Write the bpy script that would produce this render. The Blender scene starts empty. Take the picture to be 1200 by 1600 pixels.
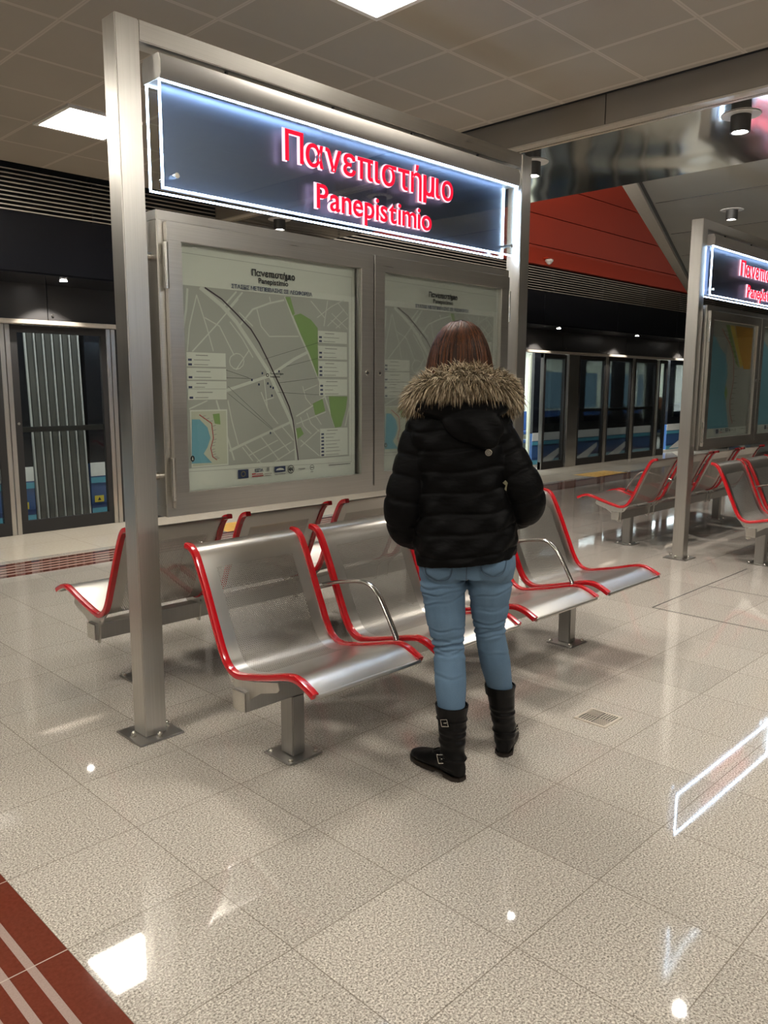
import bpy, bmesh, math, random
import numpy as np
from mathutils import Vector, Matrix, noise
random.seed(7)
SC = bpy.context.scene
COL = SC.collection
# ------------------------------------------------------------------ camera, world, exposure
YAW, PITCH, ROLL, FPX, CAMH = 0.790843937, 0.156026463, -0.00441026, 1256.62673, 1.5
cam_d = bpy.data.cameras.new('camera'); cam = bpy.data.objects.new('camera', cam_d); COL.objects.link(cam)
cam_d.sensor_fit = 'VERTICAL'; cam_d.sensor_height = 32.0; cam_d.lens = 32.0*FPX/1600.0
cam_d.clip_start = 0.05; cam_d.clip_end = 100
_f = Vector((math.sin(YAW)*math.cos(PITCH), math.cos(YAW)*math.cos(PITCH), -math.sin(PITCH)))
_r = Vector((math.cos(YAW), -math.sin(YAW), 0)); _d = _f.cross(_r)
_r2 = math.cos(ROLL)*_r + math.sin(ROLL)*_d; _d2 = -math.sin(ROLL)*_r + math.cos(ROLL)*_d
cam.matrix_world = Matrix(((_r2.x, -_d2.x, -_f.x, 0), (_r2.y, -_d2.y, -_f.y, 0), (_r2.z, -_d2.z, -_f.z, CAMH), (0, 0, 0, 1)))
SC.camera = cam
SC.view_settings.view_transform = 'Standard'; SC.view_settings.look = 'None'
SC.view_settings.gamma = 1; SC.view_settings.use_curve_mapping = False
SC.view_settings.exposure = 1.2
w = bpy.data.worlds.new('station_ambient'); SC.world = w; w.use_nodes = True
w.node_tree.nodes['Background'].inputs[0].default_value = (1.0, 0.90, 0.78, 1)
w.node_tree.nodes['Background'].inputs[1].default_value = 0.3
SC.cycles.max_bounces = 8; SC.cycles.diffuse_bounces = 5; SC.cycles.glossy_bounces = 4
SC.cycles.transparent_max_bounces = 16; SC.cycles.transmission_bounces = 4
SC.cycles.caustics_reflective = False; SC.cycles.caustics_refractive = False
SC.cycles.sample_clamp_indirect = 4.0
SC.cycles.use_denoising = True
LAMP_E = 26.0      # ceiling lamp panels
SPOT_W = 60.0      # downlights
LED_E = 14.0

# ------------------------------------------------------------------ materials
def new_mat(name):
    m = bpy.data.materials.new(name); m.use_nodes = True
    nt = m.node_tree; b = nt.nodes['Principled BSDF']
    return m, nt, b
def N(nt, typ, **kw):
    n = nt.nodes.new(typ)
    for k, v in kw.items():
        if k.startswith('i_'):
            n.inputs[int(k[2:]) if k[2:].isdigit() else k[2:].replace('_', ' ')].default_value = v
        else: setattr(n, k, v)
    return n
def L(nt, a, b): nt.links.new(a, b)
def mth(nt, op, a, b=None, c=None):
    n = nt.nodes.new('ShaderNodeMath'); n.operation = op
    for i, v in enumerate((a, b, c)):
        if v is None: continue
        if isinstance(v, (int, float)): n.inputs[i].default_value = v
        else: nt.links.new(v, n.inputs[i])
    return n.outputs[0]
def mixc(nt, fac, a, b):
    n = nt.nodes.new('ShaderNodeMix'); n.data_type = 'RGBA'
    for sock, v in ((n.inputs[0], fac), (n.inputs[6], a), (n.inputs[7], b)):
        if isinstance(v, (int, float)): sock.default_value = v
        elif isinstance(v, tuple): sock.default_value = (*v[:3], 1)
        else: nt.links.new(v, sock)
    return n.outputs[2]
def simple(name, col, rough=0.5, metal=0.0, spec=0.5, var=0.06, scale=25.0, bump=0.0, emit=None, estr=0.0, coat=0.0):
    """a plain surface with a faint procedural mottling of its own colour"""
    m, nt, b = new_mat(name)
    tc = N(nt, 'ShaderNodeTexCoord'); nz = N(nt, 'ShaderNodeTexNoise'); nz.inputs['Scale'].default_value = scale
    nz.inputs['Detail'].default_value = 3
    L(nt, tc.outputs['Object'], nz.inputs['Vector'])
    c2 = tuple(max(0, c*(1-var*2)) for c in col); c1 = tuple(min(1, c*(1+var)) for c in col)
    L(nt, mixc(nt, nz.outputs[0], c2, c1), b.inputs['Base Color'])
    b.inputs['Roughness'].default_value = rough; b.inputs['Metallic'].default_value = metal
    b.inputs['Specular IOR Level'].default_value = spec
    if coat: b.inputs['Coat Weight'].default_value = coat; b.inputs['Coat Roughness'].default_value = 0.04
    if emit: b.inputs['Emission Color'].default_value = (*emit, 1); b.inputs['Emission Strength'].default_value = estr
    if bump:
        bp = N(nt, 'ShaderNodeBump'); bp.inputs['Strength'].default_value = bump; bp.inputs['Distance'].default_value = 0.002
        L(nt, nz.outputs[0], bp.inputs['Height']); L(nt, bp.outputs[0], b.inputs['Normal'])
    return m
def steel(name, col=(0.66, 0.64, 0.60), rough=0.30, axis='Z', amount=0.10):
    """brushed stainless steel: fine streaks stretched along one axis"""
    m, nt, b = new_mat(name)
    tc = N(nt, 'ShaderNodeTexCoord'); mp = N(nt, 'ShaderNodeMapping')
    s = {'X': (2, 260, 260), 'Y': (260, 2, 260), 'Z': (260, 260, 2)}[axis]
    mp.inputs['Scale'].default_value = s
    L(nt, tc.outputs['Object'], mp.inputs['Vector'])
    nz = N(nt, 'ShaderNodeTexNoise'); nz.inputs['Scale'].default_value = 1.0; nz.inputs['Detail'].default_value = 2
    L(nt, mp.outputs[0], nz.inputs['Vector'])
    n2 = N(nt, 'ShaderNodeTexNoise'); n2.inputs['Scale'].default_value = 5.0; n2.inputs['Detail'].default_value = 3
    L(nt, tc.outputs['Object'], n2.inputs['Vector'])
    L(nt, mixc(nt, nz.outputs[0], tuple(c*(1-amount*1.5) for c in col), tuple(min(1, c*(1+amount)) for c in col)), b.inputs['Base Color'])
    b.inputs['Metallic'].default_value = 1.0
    r = mth(nt, 'MULTIPLY_ADD', nz.outputs[0], 0.10, rough-0.09)
    L(nt, mth(nt, 'MULTIPLY_ADD', n2.outputs[0], 0.10, r), b.inputs['Roughness'])
    bp = N(nt, 'ShaderNodeBump'); bp.inputs['Strength'].default_value = 0.12; bp.inputs['Distance'].default_value = 0.0006
    L(nt, nz.outputs[0], bp.inputs['Height']); L(nt, bp.outputs[0], b.inputs['Normal'])
    return m
def emitm(name, col, s):
    m = bpy.data.materials.new(name); m.use_nodes = True; nt = m.node_tree; nt.nodes.clear()
    e = N(nt, 'ShaderNodeEmission'); e.inputs[0].default_value = (*col, 1); e.inputs[1].default_value = s
    o = N(nt, 'ShaderNodeOutputMaterial'); L(nt, e.outputs[0], o.inputs[0]); return m
def glass(name, tint=(0.95, 0.98, 0.97), refl=1.0, rough=0.0):
    m = bpy.data.materials.new(name); m.use_nodes = True; nt = m.node_tree; nt.nodes.clear()
    t = N(nt, 'ShaderNodeBsdfTransparent'); t.inputs[0].default_value = (*tint, 1)
    g = N(nt, 'ShaderNodeBsdfGlossy'); g.inputs['Roughness'].default_value = rough
    f = N(nt, 'ShaderNodeFresnel'); f.inputs[0].default_value = 1.45
    mx = N(nt, 'ShaderNodeMixShader'); o = N(nt, 'ShaderNodeOutputMaterial')
    L(nt, mth(nt, 'MULTIPLY', f.outputs[0], refl), mx.inputs[0]); L(nt, t.outputs[0], mx.inputs[1]); L(nt, g.outputs[0], mx.inputs[2]); L(nt, mx.outputs[0], o.inputs[0])
    return m

M = {}
M['steel_z'] = steel('brushed_steel_upright', axis='Z')
M['steel_x'] = steel('brushed_steel_lengthwise', axis='X')
M['steel_seat'] = simple('satin_seat_steel', (0.60, 0.58, 0.54), 0.29, 1.0, var=0.04, scale=6)
M['steel_dark'] = steel('dull_leg_steel', (0.42, 0.41, 0.39), 0.34, 'Z')
M['steel_bright'] = simple('polished_tube_steel', (0.45, 0.43, 0.40), 0.2, 1.0, var=0.08)
M['steel_sign'] = steel('sign_backing_steel', (0.17, 0.20, 0.30), 0.42, 'X', 0.05)
M['bolt'] = simple('bolt_steel', (0.7, 0.68, 0.63), 0.25, 1.0)
M['red'] = simple('glossy_red_lacquer', (0.44, 0.003, 0.008), 0.22, 0, 0.5, var=0.03, coat=0.7)
M['alu'] = simple('grey_aluminium_profile', (0.27, 0.255, 0.24), 0.5, 0.15, var=0.04)
M['black_gloss'] = simple('glossy_black_cladding', (0.010, 0.011, 0.015), 0.16, 0, 0.4, scale=3)
M['black'] = simple('matt_black_paint', (0.012, 0.012, 0.013), 0.45)
M['seal'] = simple('black_rubber_seal', (0.014, 0.013, 0.013), 0.6)
M['slat'] = simple('grey_louvre_slat', (0.55, 0.50, 0.42), 0.45, 0.2)
M['glass'] = glass('clear_glass')
M['glass_case'] = glass('display_case_glass', (0.93, 0.95, 0.93), 0.55)
M['glass_door'] = glass('door_glass', (0.90, 0.93, 0.93), 0.8)
M['led'] = emitm('white_led_edge', (0.55, 0.74, 1.0), LED_E)
M['letter_red'] = emitm('lit_red_letter', (1.0, 0.010, 0.035), 0.62)
M['letter_white'] = emitm('lit_white_letter_edge', (1.0, 0.62, 0.78), 0.75)
M['lamp'] = emitm('ceiling_lamp_diffuser', (1.0, 0.93, 0.82), LAMP_E)
M['spotlens'] = emitm('downlight_lens', (1.0, 0.95, 0.88), 30.0)
M['white'] = simple('white_enamel', (0.75, 0.73, 0.69), 0.4)
M['recess'] = simple('satin_black_recess_panel', (0.035, 0.034, 0.034), 0.38, 0, 0.4, scale=3)
M['lampgrey'] = simple('dark_grey_lamp_housing', (0.05, 0.048, 0.045), 0.45, 0.3)
M['redwall'] = simple('red_wall_panel', (0.40, 0.030, 0.007), 0.5, var=0.05, scale=1.2)
M['soffit'] = simple('taupe_metal_fascia', (0.30, 0.265, 0.22), 0.45, 0.1, scale=2)
M['greyceil'] = simple('grey_ceiling_panel', (0.30, 0.285, 0.24), 0.42, 0.1, scale=1.5)
M['trim'] = simple('pale_metal_trim', (0.62, 0.56, 0.47), 0.32, 0.35)
M['yellow'] = simple('yellow_tactile_tile', (0.62, 0.36, 0.08), 0.4, var=0.1, scale=60)
M['paper'] = simple('poster_paper', (0.86, 0.87, 0.82), 0.6, var=0.01)
def flat(n, c, r=0.6): M[n] = simple(n, c, r, var=0.0)
flat('ink_black', (0.02, 0.02, 0.03)); flat('ink_navy', (0.03, 0.045, 0.13)); flat('ink_grey', (0.33, 0.33, 0.32)); flat('ink_road', (0.72, 0.74, 0.69))
flat('ink_block', (0.50, 0.50, 0.475)); flat('ink_green', (0.27, 0.42, 0.15)); flat('ink_sea', (0.20, 0.46, 0.60)); flat('ink_purple', (0.045, 0.02, 0.04))
flat('ink_yellow', (0.75, 0.55, 0.12)); flat('ink_orange', (0.65, 0.33, 0.06)); flat('ink_pale', (0.66, 0.67, 0.56)); flat('ink_label', (0.82, 0.83, 0.78)); flat('ink_red', (0.5, 0.05, 0.06))
flat('ink_gold', (0.7, 0.55, 0.05))
M['train_white'] = simple('white_train_paint', (0.80, 0.80, 0.75), 0.3)
M['train_cream'] = simple('cream_train_plastic', (0.66, 0.68, 0.55), 0.4)
M['train_blue'] = simple('blue_train_paint', (0.035, 0.10, 0.26), 0.3)
M['train_navy'] = simple('navy_train_paint', (0.012, 0.05, 0.16), 0.3)
M['train_cyan'] = simple('cyan_train_paint', (0.09, 0.36, 0.48), 0.3)
M['train_dark'] = simple('dark_train_window_band', (0.012, 0.013, 0.016), 0.12)
M['bellow'] = simple('grey_gangway_rubber', (0.085, 0.085, 0.072), 0.6, var=0.12, scale=9)
M['bellow_edge'] = simple('pale_gangway_rib', (0.42, 0.42, 0.38), 0.5)
M['train_lamp'] = emitm('train_ceiling_strip', (0.9, 0.97, 1.0), 14.0)
M['train_win'] = emitm('lit_far_train_window', (0.45, 0.75, 0.95), 0.35)
M['skin'] = simple('skin', (0.52, 0.30, 0.21), 0.5, var=0.05); M['skin'].node_tree.nodes['Principled BSDF'].inputs['Subsurface Weight'].default_value = 0.1
M['eye'] = simple('eye_white', (0.7, 0.7, 0.68), 0.2); M['lip'] = simple('lips', (0.42, 0.13, 0.11), 0.45)

def jacket_mat():
    m, nt, b = new_mat('black_quilted_nylon')
    tc = N(nt, 'ShaderNodeTexCoord'); nz = N(nt, 'ShaderNodeTexNoise'); nz.inputs['Scale'].default_value = 22; nz.inputs['Detail'].default_value = 4
    mp = N(nt, 'ShaderNodeMapping'); mp.inputs['Scale'].default_value = (1, 1, 2.4)
    L(nt, tc.outputs['Object'], mp.inputs[0]); L(nt, mp.outputs[0], nz.inputs['Vector'])
    L(nt, mixc(nt, nz.outputs[0], (0.0010, 0.0010, 0.0011), (0.0022, 0.0022, 0.0025)), b.inputs['Base Color'])
    b.inputs['Roughness'].default_value = 0.55; b.inputs['Specular IOR Level'].default_value = 0.08
    bp = N(nt, 'ShaderNodeBump'); bp.inputs['Strength'].default_value = 0.45; bp.inputs['Distance'].default_value = 0.008
    L(nt, nz.outputs[0], bp.inputs['Height']); L(nt, bp.outputs[0], b.inputs['Normal']); return m
M['jacket'] = jacket_mat()
def denim_mat():
    m, nt, b = new_mat('faded_blue_denim')
    tc = N(nt, 'ShaderNodeTexCoord'); nz = N(nt, 'ShaderNodeTexNoise'); nz.inputs['Scale'].default_value = 7; nz.inputs['Detail'].default_value = 5
    n2 = N(nt, 'ShaderNodeTexNoise'); n2.inputs['Scale'].default_value = 420; n2.inputs['Detail'].default_value = 2
    L(nt, tc.outputs['Object'], nz.inputs['Vector']); L(nt, tc.outputs['Object'], n2.inputs['Vector'])
    c = mixc(nt, nz.outputs[0], (0.054, 0.106, 0.180), (0.100, 0.168, 0.252))
    L(nt, mixc(nt, mth(nt, 'MULTIPLY', n2.outputs[0], 0.35), c, (0.19, 0.28, 0.37)), b.inputs['Base Color'])
    b.inputs['Roughness'].default_value = 0.85; b.inputs['Specular IOR Level'].default_value = 0.2
    bp = N(nt, 'ShaderNodeBump'); bp.inputs['Strength'].default_value = 0.2; bp.inputs['Distance'].default_value = 0.001
    L(nt, n2.outputs[0], bp.inputs['Height']); L(nt, bp.outputs[0], b.inputs['Normal']); return m
M['denim'] = denim_mat()
M['stitch'] = simple('dark_denim_stitch', (0.035, 0.055, 0.09), 0.8)
M['boot'] = simple('black_leather', (0.003, 0.0028, 0.003), 0.38, 0, 0.2, var=0.3, scale=30, bump=0.4)
M['sole'] = simple('brown_boot_sole', (0.018, 0.011, 0.007), 0.5, var=0.2)
M['olive'] = simple('olive_webbing', (0.17, 0.16, 0.10), 0.7)
def strand_mat(name, stops, rough):
    m, nt, b = new_mat(name); g = N(nt, 'ShaderNodeNewGeometry'); cr = N(nt, 'ShaderNodeValToRGB')
    e = cr.color_ramp.elements; e[0].position = stops[0][0]; e[0].color = (*stops[0][1], 1); e[1].position = stops[-1][0]; e[1].color = (*stops[-1][1], 1)
    for p, c in stops[1:-1]: x = e.new(p); x.color = (*c, 1)
    L(nt, g.outputs['Random Per Island'], cr.inputs[0]); L(nt, cr.outputs[0], b.inputs['Base Color'])
    b.inputs['Roughness'].default_value = rough; b.inputs['Specular IOR Level'].default_value = 0.15; return m
M['fur'] = strand_mat('tan_faux_fur', [(0, (0.04, 0.028, 0.016)), (0.3, (0.15, 0.11, 0.065)), (0.6, (0.40, 0.32, 0.21)), (1, (0.72, 0.63, 0.47))], 0.7)
M['hair'] = strand_mat('auburn_hair', [(0, (0.008, 0.0035, 0.002)), (0.5, (0.028, 0.011, 0.006)), (1, (0.13, 0.045, 0.016))], 0.45)

def perforated_mat():
    m, nt, b = new_mat('perforated_seat_steel')
    tc = N(nt, 'ShaderNodeTexCoord'); sp = N(nt, 'ShaderNodeSeparateXYZ'); L(nt, tc.outputs['UV'], sp.inputs[0])
    pit = 0.0095
    def dots(ox, oy):
        u = mth(nt, 'SUBTRACT', mth(nt, 'FLOORED_MODULO', mth(nt, 'ADD', sp.outputs[0], ox), pit), pit/2)
        v = mth(nt, 'SUBTRACT', mth(nt, 'FLOORED_MODULO', mth(nt, 'ADD', sp.outputs[1], oy), pit*1.732), pit*0.866)
        return mth(nt, 'SQRT', mth(nt, 'ADD', mth(nt, 'MULTIPLY', u, u), mth(nt, 'MULTIPLY', v, v)))
    d = mth(nt, 'MINIMUM', dots(0, 0), dots(pit/2, pit*0.866))
    hole = mth(nt, 'LESS_THAN', d, 0.0032)
    b.inputs['Base Color'].default_value = (0.46, 0.44, 0.40, 1); b.inputs['Metallic'].default_value = 1; b.inputs['Roughness'].default_value = 0.40
    t = N(nt, 'ShaderNodeBsdfTransparent'); mx = N(nt, 'ShaderNodeMixShader')
    L(nt, hole, mx.inputs[0]); L(nt, b.outputs[0], mx.inputs[1]); L(nt, t.outputs[0], mx.inputs[2])
    L(nt, mx.outputs[0], nt.nodes['Material Output'].inputs[0]); return m
M['perf'] = perforated_mat()

def floor_mat():
    m, nt, b = new_mat('polished_speckled_granite')
    tc = N(nt, 'ShaderNodeTexCoord'); sp = N(nt, 'ShaderNodeSeparateXYZ'); L(nt, tc.outputs['Object'], sp.inputs[0])
    X, Y = sp.outputs[0], sp.outputs[1]
    def noi(s, d=2, r=0.6):
        n = N(nt, 'ShaderNodeTexNoise'); n.inputs['Scale'].default_value = s; n.inputs['Detail'].default_value = d; n.inputs['Roughness'].default_value = r
        L(nt, tc.outputs['Object'], n.inputs['Vector']); return n.outputs[0]
    cr = N(nt, 'ShaderNodeValToRGB'); L(nt, noi(165, 3, 0.75), cr.inputs[0])
    e = cr.color_ramp.elements; e[0].position = 0.33; e[0].color = (0.085, 0.072, 0.058, 1); e[1].position = 0.70; e[1].color = (0.80, 0.74, 0.64, 1)
    x = e.new(0.45); x.color = (0.30, 0.265, 0.225, 1); x = e.new(0.55); x.color = (0.50, 0.455, 0.39, 1)
    gran = cr.outputs[0]
    gran = mixc(nt, mth(nt, 'MULTIPLY', mth(nt, 'GREATER_THAN', noi(70, 2), 0.60), 0.35), gran, (0.36, 0.30, 0.25))
    # every slab its own slight tone
    ix = mth(nt, 'FLOOR', mth(nt, 'DIVIDE', mth(nt, 'SUBTRACT', X, 0.793), 0.430)); iy = mth(nt, 'FLOOR', mth(nt, 'DIVIDE', mth(nt, 'SUBTRACT', Y, 1.973), 0.425))
    cv = N(nt, 'ShaderNodeCombineXYZ'); L(nt, ix, cv.inputs[0]); L(nt, iy, cv.inputs[1])
    wn = N(nt, 'ShaderNodeTexWhiteNoise'); L(nt, cv.outputs[0], wn.inputs['Vector'])
    hs = N(nt, 'ShaderNodeHueSaturation'); hs.inputs['Saturation'].default_value = 0.82; L(nt, gran, hs.inputs['Color'])
    L(nt, mth(nt, 'MULTIPLY_ADD', wn.outputs['Value'], 0.14, 0.92), hs.inputs['Value']); gran = hs.outputs[0]
    def line(c, off, pitch, wd):
        a = mth(nt, 'ABSOLUTE', mth(nt, 'SUBTRACT', mth(nt, 'FLOORED_MODULO', mth(nt, 'SUBTRACT', c, off-pitch/2), pitch), pitch/2))
        return mth(nt, 'LESS_THAN', a, wd)
    jl = mth(nt, 'MAXIMUM', line(X, 0.793, 0.430, 0.0016), line(Y, 1.973, 0.425, 0.0016))
    gran = mixc(nt, mth(nt, 'MULTIPLY', jl, 0.75), gran, (0.15, 0.125, 0.10))
    # plain paler edge stone by the doors
    edge = mth(nt, 'GREATER_THAN', Y, 7.02)
    ec = mixc(nt, noi(40, 4), (0.52, 0.46, 0.37), (0.72, 0.66, 0.55))
    ej = mth(nt, 'MAXIMUM', line(X, 0.793, 0.86, 0.003), line(Y, 7.02, 0.6, 0.003))
    ec = mixc(nt, mth(nt, 'MULTIPLY', ej, 0.4), ec, (0.25, 0.21, 0.16))
    col = mixc(nt, edge, gran, ec)
    # red guidance strips with pale ribs
    redc = mixc(nt, noi(90, 3), (0.085, 0.018, 0.010), (0.15, 0.036, 0.022))
    pale = mixc(nt, noi(200, 2), (0.24, 0.17, 0.145), (0.36, 0.28, 0.25))
    def strip(c, a, bb, first, pitch, wd):
        ins = mth(nt, 'MULTIPLY', mth(nt, 'GREATER_THAN', c, a), mth(nt, 'LESS_THAN', c, bb))
        rib = line(c, first, pitch, wd)
        inner = mth(nt, 'MULTIPLY', mth(nt, 'GREATER_THAN', c, a+0.06), mth(nt, 'LESS_THAN', c, bb-0.06))
        return ins, mth(nt, 'MULTIPLY', rib, inner)
    i1, r1 = strip(X, 0.30, 0.793, 0.695, 0.066, 0.011)
    i2, r2 = strip(Y, 6.41, 6.90, 6.51, 0.0967, 0.024)
    i1 = mth(nt, 'MULTIPLY', i1, mth(nt, 'LESS_THAN', Y, 6.41))
    s1 = mixc(nt, r1, redc, pale); s2 = mixc(nt, r2, redc, pale)
    gj = mth(nt, 'MULTIPLY', line(Y, 1.973, 0.425, 0.0018), 0.9); s1 = mixc(nt, gj, s1, (0.45, 0.38, 0.33))
    gj = mth(nt, 'MULTIPLY', line(X, 0.793, 0.43, 0.002), 0.4); s2 = mixc(nt, gj, s2, (0.4, 0.34, 0.29))
    col = mixc(nt, i1, col, s1); col = mixc(nt, i2, col, s2)
    L(nt, col, b.inputs['Base Color'])
    L(nt, mth(nt, 'MULTIPLY_ADD', noi(3.0, 3), 0.04, 0.018), b.inputs['Roughness'])
    b.inputs['Specular IOR Level'].default_value = 0.5
    bp = N(nt, 'ShaderNodeBump'); bp.inputs['Strength'].default_value = 0.03; bp.inputs['Distance'].default_value = 0.001
    L(nt, noi(0.8, 1), bp.inputs['Height']); L(nt, bp.outputs[0], b.inputs['Normal'])
    return m
M['floor'] = floor_mat()
def ceiling_mat():
    m, nt, b = new_mat('micro_perforated_ceiling_tiles')
    tc = N(nt, 'ShaderNodeTexCoord'); sp = N(nt, 'ShaderNodeSeparateXYZ'); L(nt, tc.outputs['Object'], sp.inputs[0])
    def line(c, off, pitch, wd):
        a = mth(nt, 'ABSOLUTE', mth(nt, 'SUBTRACT', mth(nt, 'FLOORED_MODULO', mth(nt, 'SUBTRACT', c, off-pitch/2), pitch), pitch/2))
        return mth(nt, 'LESS_THAN', a, wd)
    g = mth(nt, 'MAXIMUM', line(sp.outputs[0], 2.014, 0.565, 0.013), line(sp.outputs[1], 2.585, 0.593, 0.013))
    g2 = mth(nt, 'MAXIMUM', line(sp.outputs[0], 2.014, 0.565, 0.0025), line(sp.outputs[1], 2.585, 0.593, 0.0025))
    nz = N(nt, 'ShaderNodeTexNoise'); nz.inputs['Scale'].default_value = 2.0; L(nt, tc.outputs['Object'], nz.inputs['Vector'])
    base = mixc(nt, nz.outputs[0], (0.34, 0.305, 0.25), (0.38, 0.34, 0.28))
    c = mixc(nt, g, base, (0.50, 0.455, 0.385)); c = mixc(nt, mth(nt, 'MULTIPLY', g2, 0.25), c, (0.15, 0.13, 0.10))
    L(nt, c, b.inputs['Base Color']); b.inputs['Roughness'].default_value = 0.6; return m
M['ceiling'] = ceiling_mat()
def mirror_mat():
    m, nt, b = new_mat('wavy_mirror_steel')
    tc = N(nt, 'ShaderNodeTexCoord'); nz = N(nt, 'ShaderNodeTexNoise'); nz.inputs['Scale'].default_value = 1.1; nz.inputs['Detail'].default_value = 0.5
    L(nt, tc.outputs['Object'], nz.inputs['Vector'])
    b.inputs['Base Color'].default_value = (0.86, 0.84, 0.78, 1); b.inputs['Metallic'].default_value = 1; b.inputs['Roughness'].default_value = 0.10
    bp = N(nt, 'ShaderNodeBump'); bp.inputs['Strength'].default_value = 0.6; bp.inputs['Distance'].default_value = 0.05
    L(nt, nz.outputs[0], bp.inputs['Height']); L(nt, bp.outputs[0], b.inputs['Normal']); return m
M['mirror'] = mirror_mat()

# ------------------------------------------------------------------ mesh helpers
class MB:
    def __init__(s): s.v = []; s.f = []; s.mi = []; s.uv = {}
    def add(s, vs, fs, mi=0):
        o = len(s.v); s.v += [tuple(p) for p in vs]
        for f in fs: s.f.append(tuple(i+o for i in f)); s.mi.append(mi)
        return s
    def box(s, x0, x1, y0, y1, z0, z1, mi=0):
        vs = [(x, y, z) for z in (z0, z1) for y in (y0, y1) for x in (x0, x1)]
        return s.add(vs, [(0, 2, 3, 1), (4, 5, 7, 6), (0, 1, 5, 4), (2, 6, 7, 3), (0, 4, 6, 2), (1, 3, 7, 5)], mi)
    def prism(s, poly, a0, a1, axis='X', mi=0):
        """closed polygon extruded along an axis"""
        def mk(p, a): return {'X': (a, p[0], p[1]), 'Y': (p[0], a, p[1]), 'Z': (p[0], p[1], a)}[axis]
        n = len(poly); vs = [mk(p, a0) for p in poly]+[mk(p, a1) for p in poly]
        fs = [tuple(range(n))[::-1], tuple(range(n, 2*n))]+[(i, (i+1) % n, n+(i+1) % n, n+i) for i in range(n)]
        return s.add(vs, fs, mi)
    def cyl(s, p0, p1, r0, r1=None, n=16, mi=0):
        r1 = r0 if r1 is None else r1; p0 = Vector(p0); p1 = Vector(p1); d = (p1-p0).normalized()
        u = d.orthogonal().normalized(); w_ = d.cross(u)
        vs = [p+r*(math.cos(2*math.pi*i/n)*u+math.sin(2*math.pi*i/n)*w_) for p, r in ((p0, r0), (p1, r1)) for i in range(n)]
        return s.add(vs, [tuple(range(n))[::-1], tuple(range(n, 2*n))]+[(i, (i+1) % n, n+(i+1) % n, n+i) for i in range(n)], mi)
    def lathe(s, prof, c, n=24, mi=0):
        vs = [(c[0]+r*math.cos(2*math.pi*i/n), c[1]+r*math.sin(2*math.pi*i/n), c[2]+z) for r, z in prof for i in range(n)]; k = len(prof)
        fs = [(j*n+i, j*n+(i+1) % n, (j+1)*n+(i+1) % n, (j+1)*n+i) for j in range(k-1) for i in range(n)]
        return s.add(vs, fs+[tuple(range(n))[::-1], tuple(range((k-1)*n, k*n))], mi)
    def sweep(s, pts, sec, side=None, mi=0, scales=None):
        """section (list of (a,b)) carried along pts; side = fixed sideways vector or None"""
        P = [Vector(p) for p in pts]; n = len(sec); vs = []
        up = None
        for i, p in enumerate(P):
            t = (P[min(i+1, len(P)-1)]-P[max(i-1, 0)]).normalized()
            if side is not None: a = Vector(side); bvec = t.cross(a).normalized()
            else:
                if up is None: up = t.orthogonal().normalized()
                up = (up-t*up.dot(t)).normalized(); a = up; bvec = t.cross(a)
            k = scales[i] if scales else 1
            vs += [p+a*x*k+bvec*y*k for x, y in sec]
        fs = [tuple(range(n))[::-1], tuple(range((len(P)-1)*n, len(P)*n))]
        fs += [(j*n+i, j*n+(i+1) % n, (j+1)*n+(i+1) % n, (j+1)*n+i) for j in range(len(P)-1) for i in range(n)]
        return s.add(vs, fs, mi)
    def tube(s, pts, r, n=10, mi=0, scales=None):
        return s.sweep(pts, [(r*math.cos(2*math.pi*i/n), r*math.sin(2*math.pi*i/n)) for i in range(n)], None, mi, scales)
    def loft(s, rings, mi=0):
        n = len(rings[0]); vs = [p for r in rings for p in r]
        fs = [tuple(range(n))[::-1], tuple(range((len(rings)-1)*n, len(rings)*n))]
        fs += [(j*n+i, j*n+(i+1) % n, (j+1)*n+(i+1) % n, (j+1)*n+i) for j in range(len(rings)-1) for i in range(n)]
        return s.add(vs, fs, mi)
    def ell(s, c, r, n=20, m=12, R=None, mi=0):
        vs = []; 
        for j in range(m+1):
            a = math.pi*(j+0.0)/m
            a = min(max(a, 0.02), math.pi-0.02)
            for i in range(n):
                p = Vector((r[0]*math.sin(a)*math.cos(2*math.pi*i/n), r[1]*math.sin(a)*math.sin(2*math.pi*i/n), -r[2]*math.cos(a)))
                if R: p = R @ p
                vs.append(p+Vector(c))
        fs = [tuple(range(n))[::-1], tuple(range(m*n, (m+1)*n))]+[(j*n+i, j*n+(i+1) % n, (j+1)*n+(i+1) % n, (j+1)*n+i) for j in range(m) for i in range(n)]
        return s.add(vs, fs, mi)
    def mesh(s, name):
        me = bpy.data.meshes.new(name); me.from_pydata(s.v, [], s.f); me.update(); return me
    def build(s, name, mats, parent=None, smooth=None, bevel=0, seg=2):
        me = s.mesh(name); mats = mats if isinstance(mats, (list, tuple)) else [mats]
        for m in mats: me.materials.append(m)
        if len(mats) > 1: me.polygons.foreach_set('material_index', s.mi)
        bm = bmesh.new(); bm.from_mesh(me); bmesh.ops.recalc_face_normals(bm, faces=bm.faces)
        if bevel:
            ed = [e for e in bm.edges if len(e.link_faces) == 2 and e.calc_face_angle(0) > 0.6]
            bmesh.ops.bevel(bm, geom=ed, offset=bevel, segments=seg, affect='EDGES', clamp_overlap=True)
        bm.to_mesh(me); bm.free()
        if smooth or bevel:
            me.polygons.foreach_set('use_smooth', [True]*len(me.polygons)); me.set_sharp_from_angle(angle=math.radians(smooth or 40))
        o = bpy.data.objects.new(name, me); COL.objects.link(o)
        if parent: o.parent = parent
        return o
def tag(o, label=None, cat=None, group=None, kind=None):
    for k, v in (('label', label), ('category', cat), ('group', group), ('kind', kind)):
        if v: o[k] = v
    return o
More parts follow.
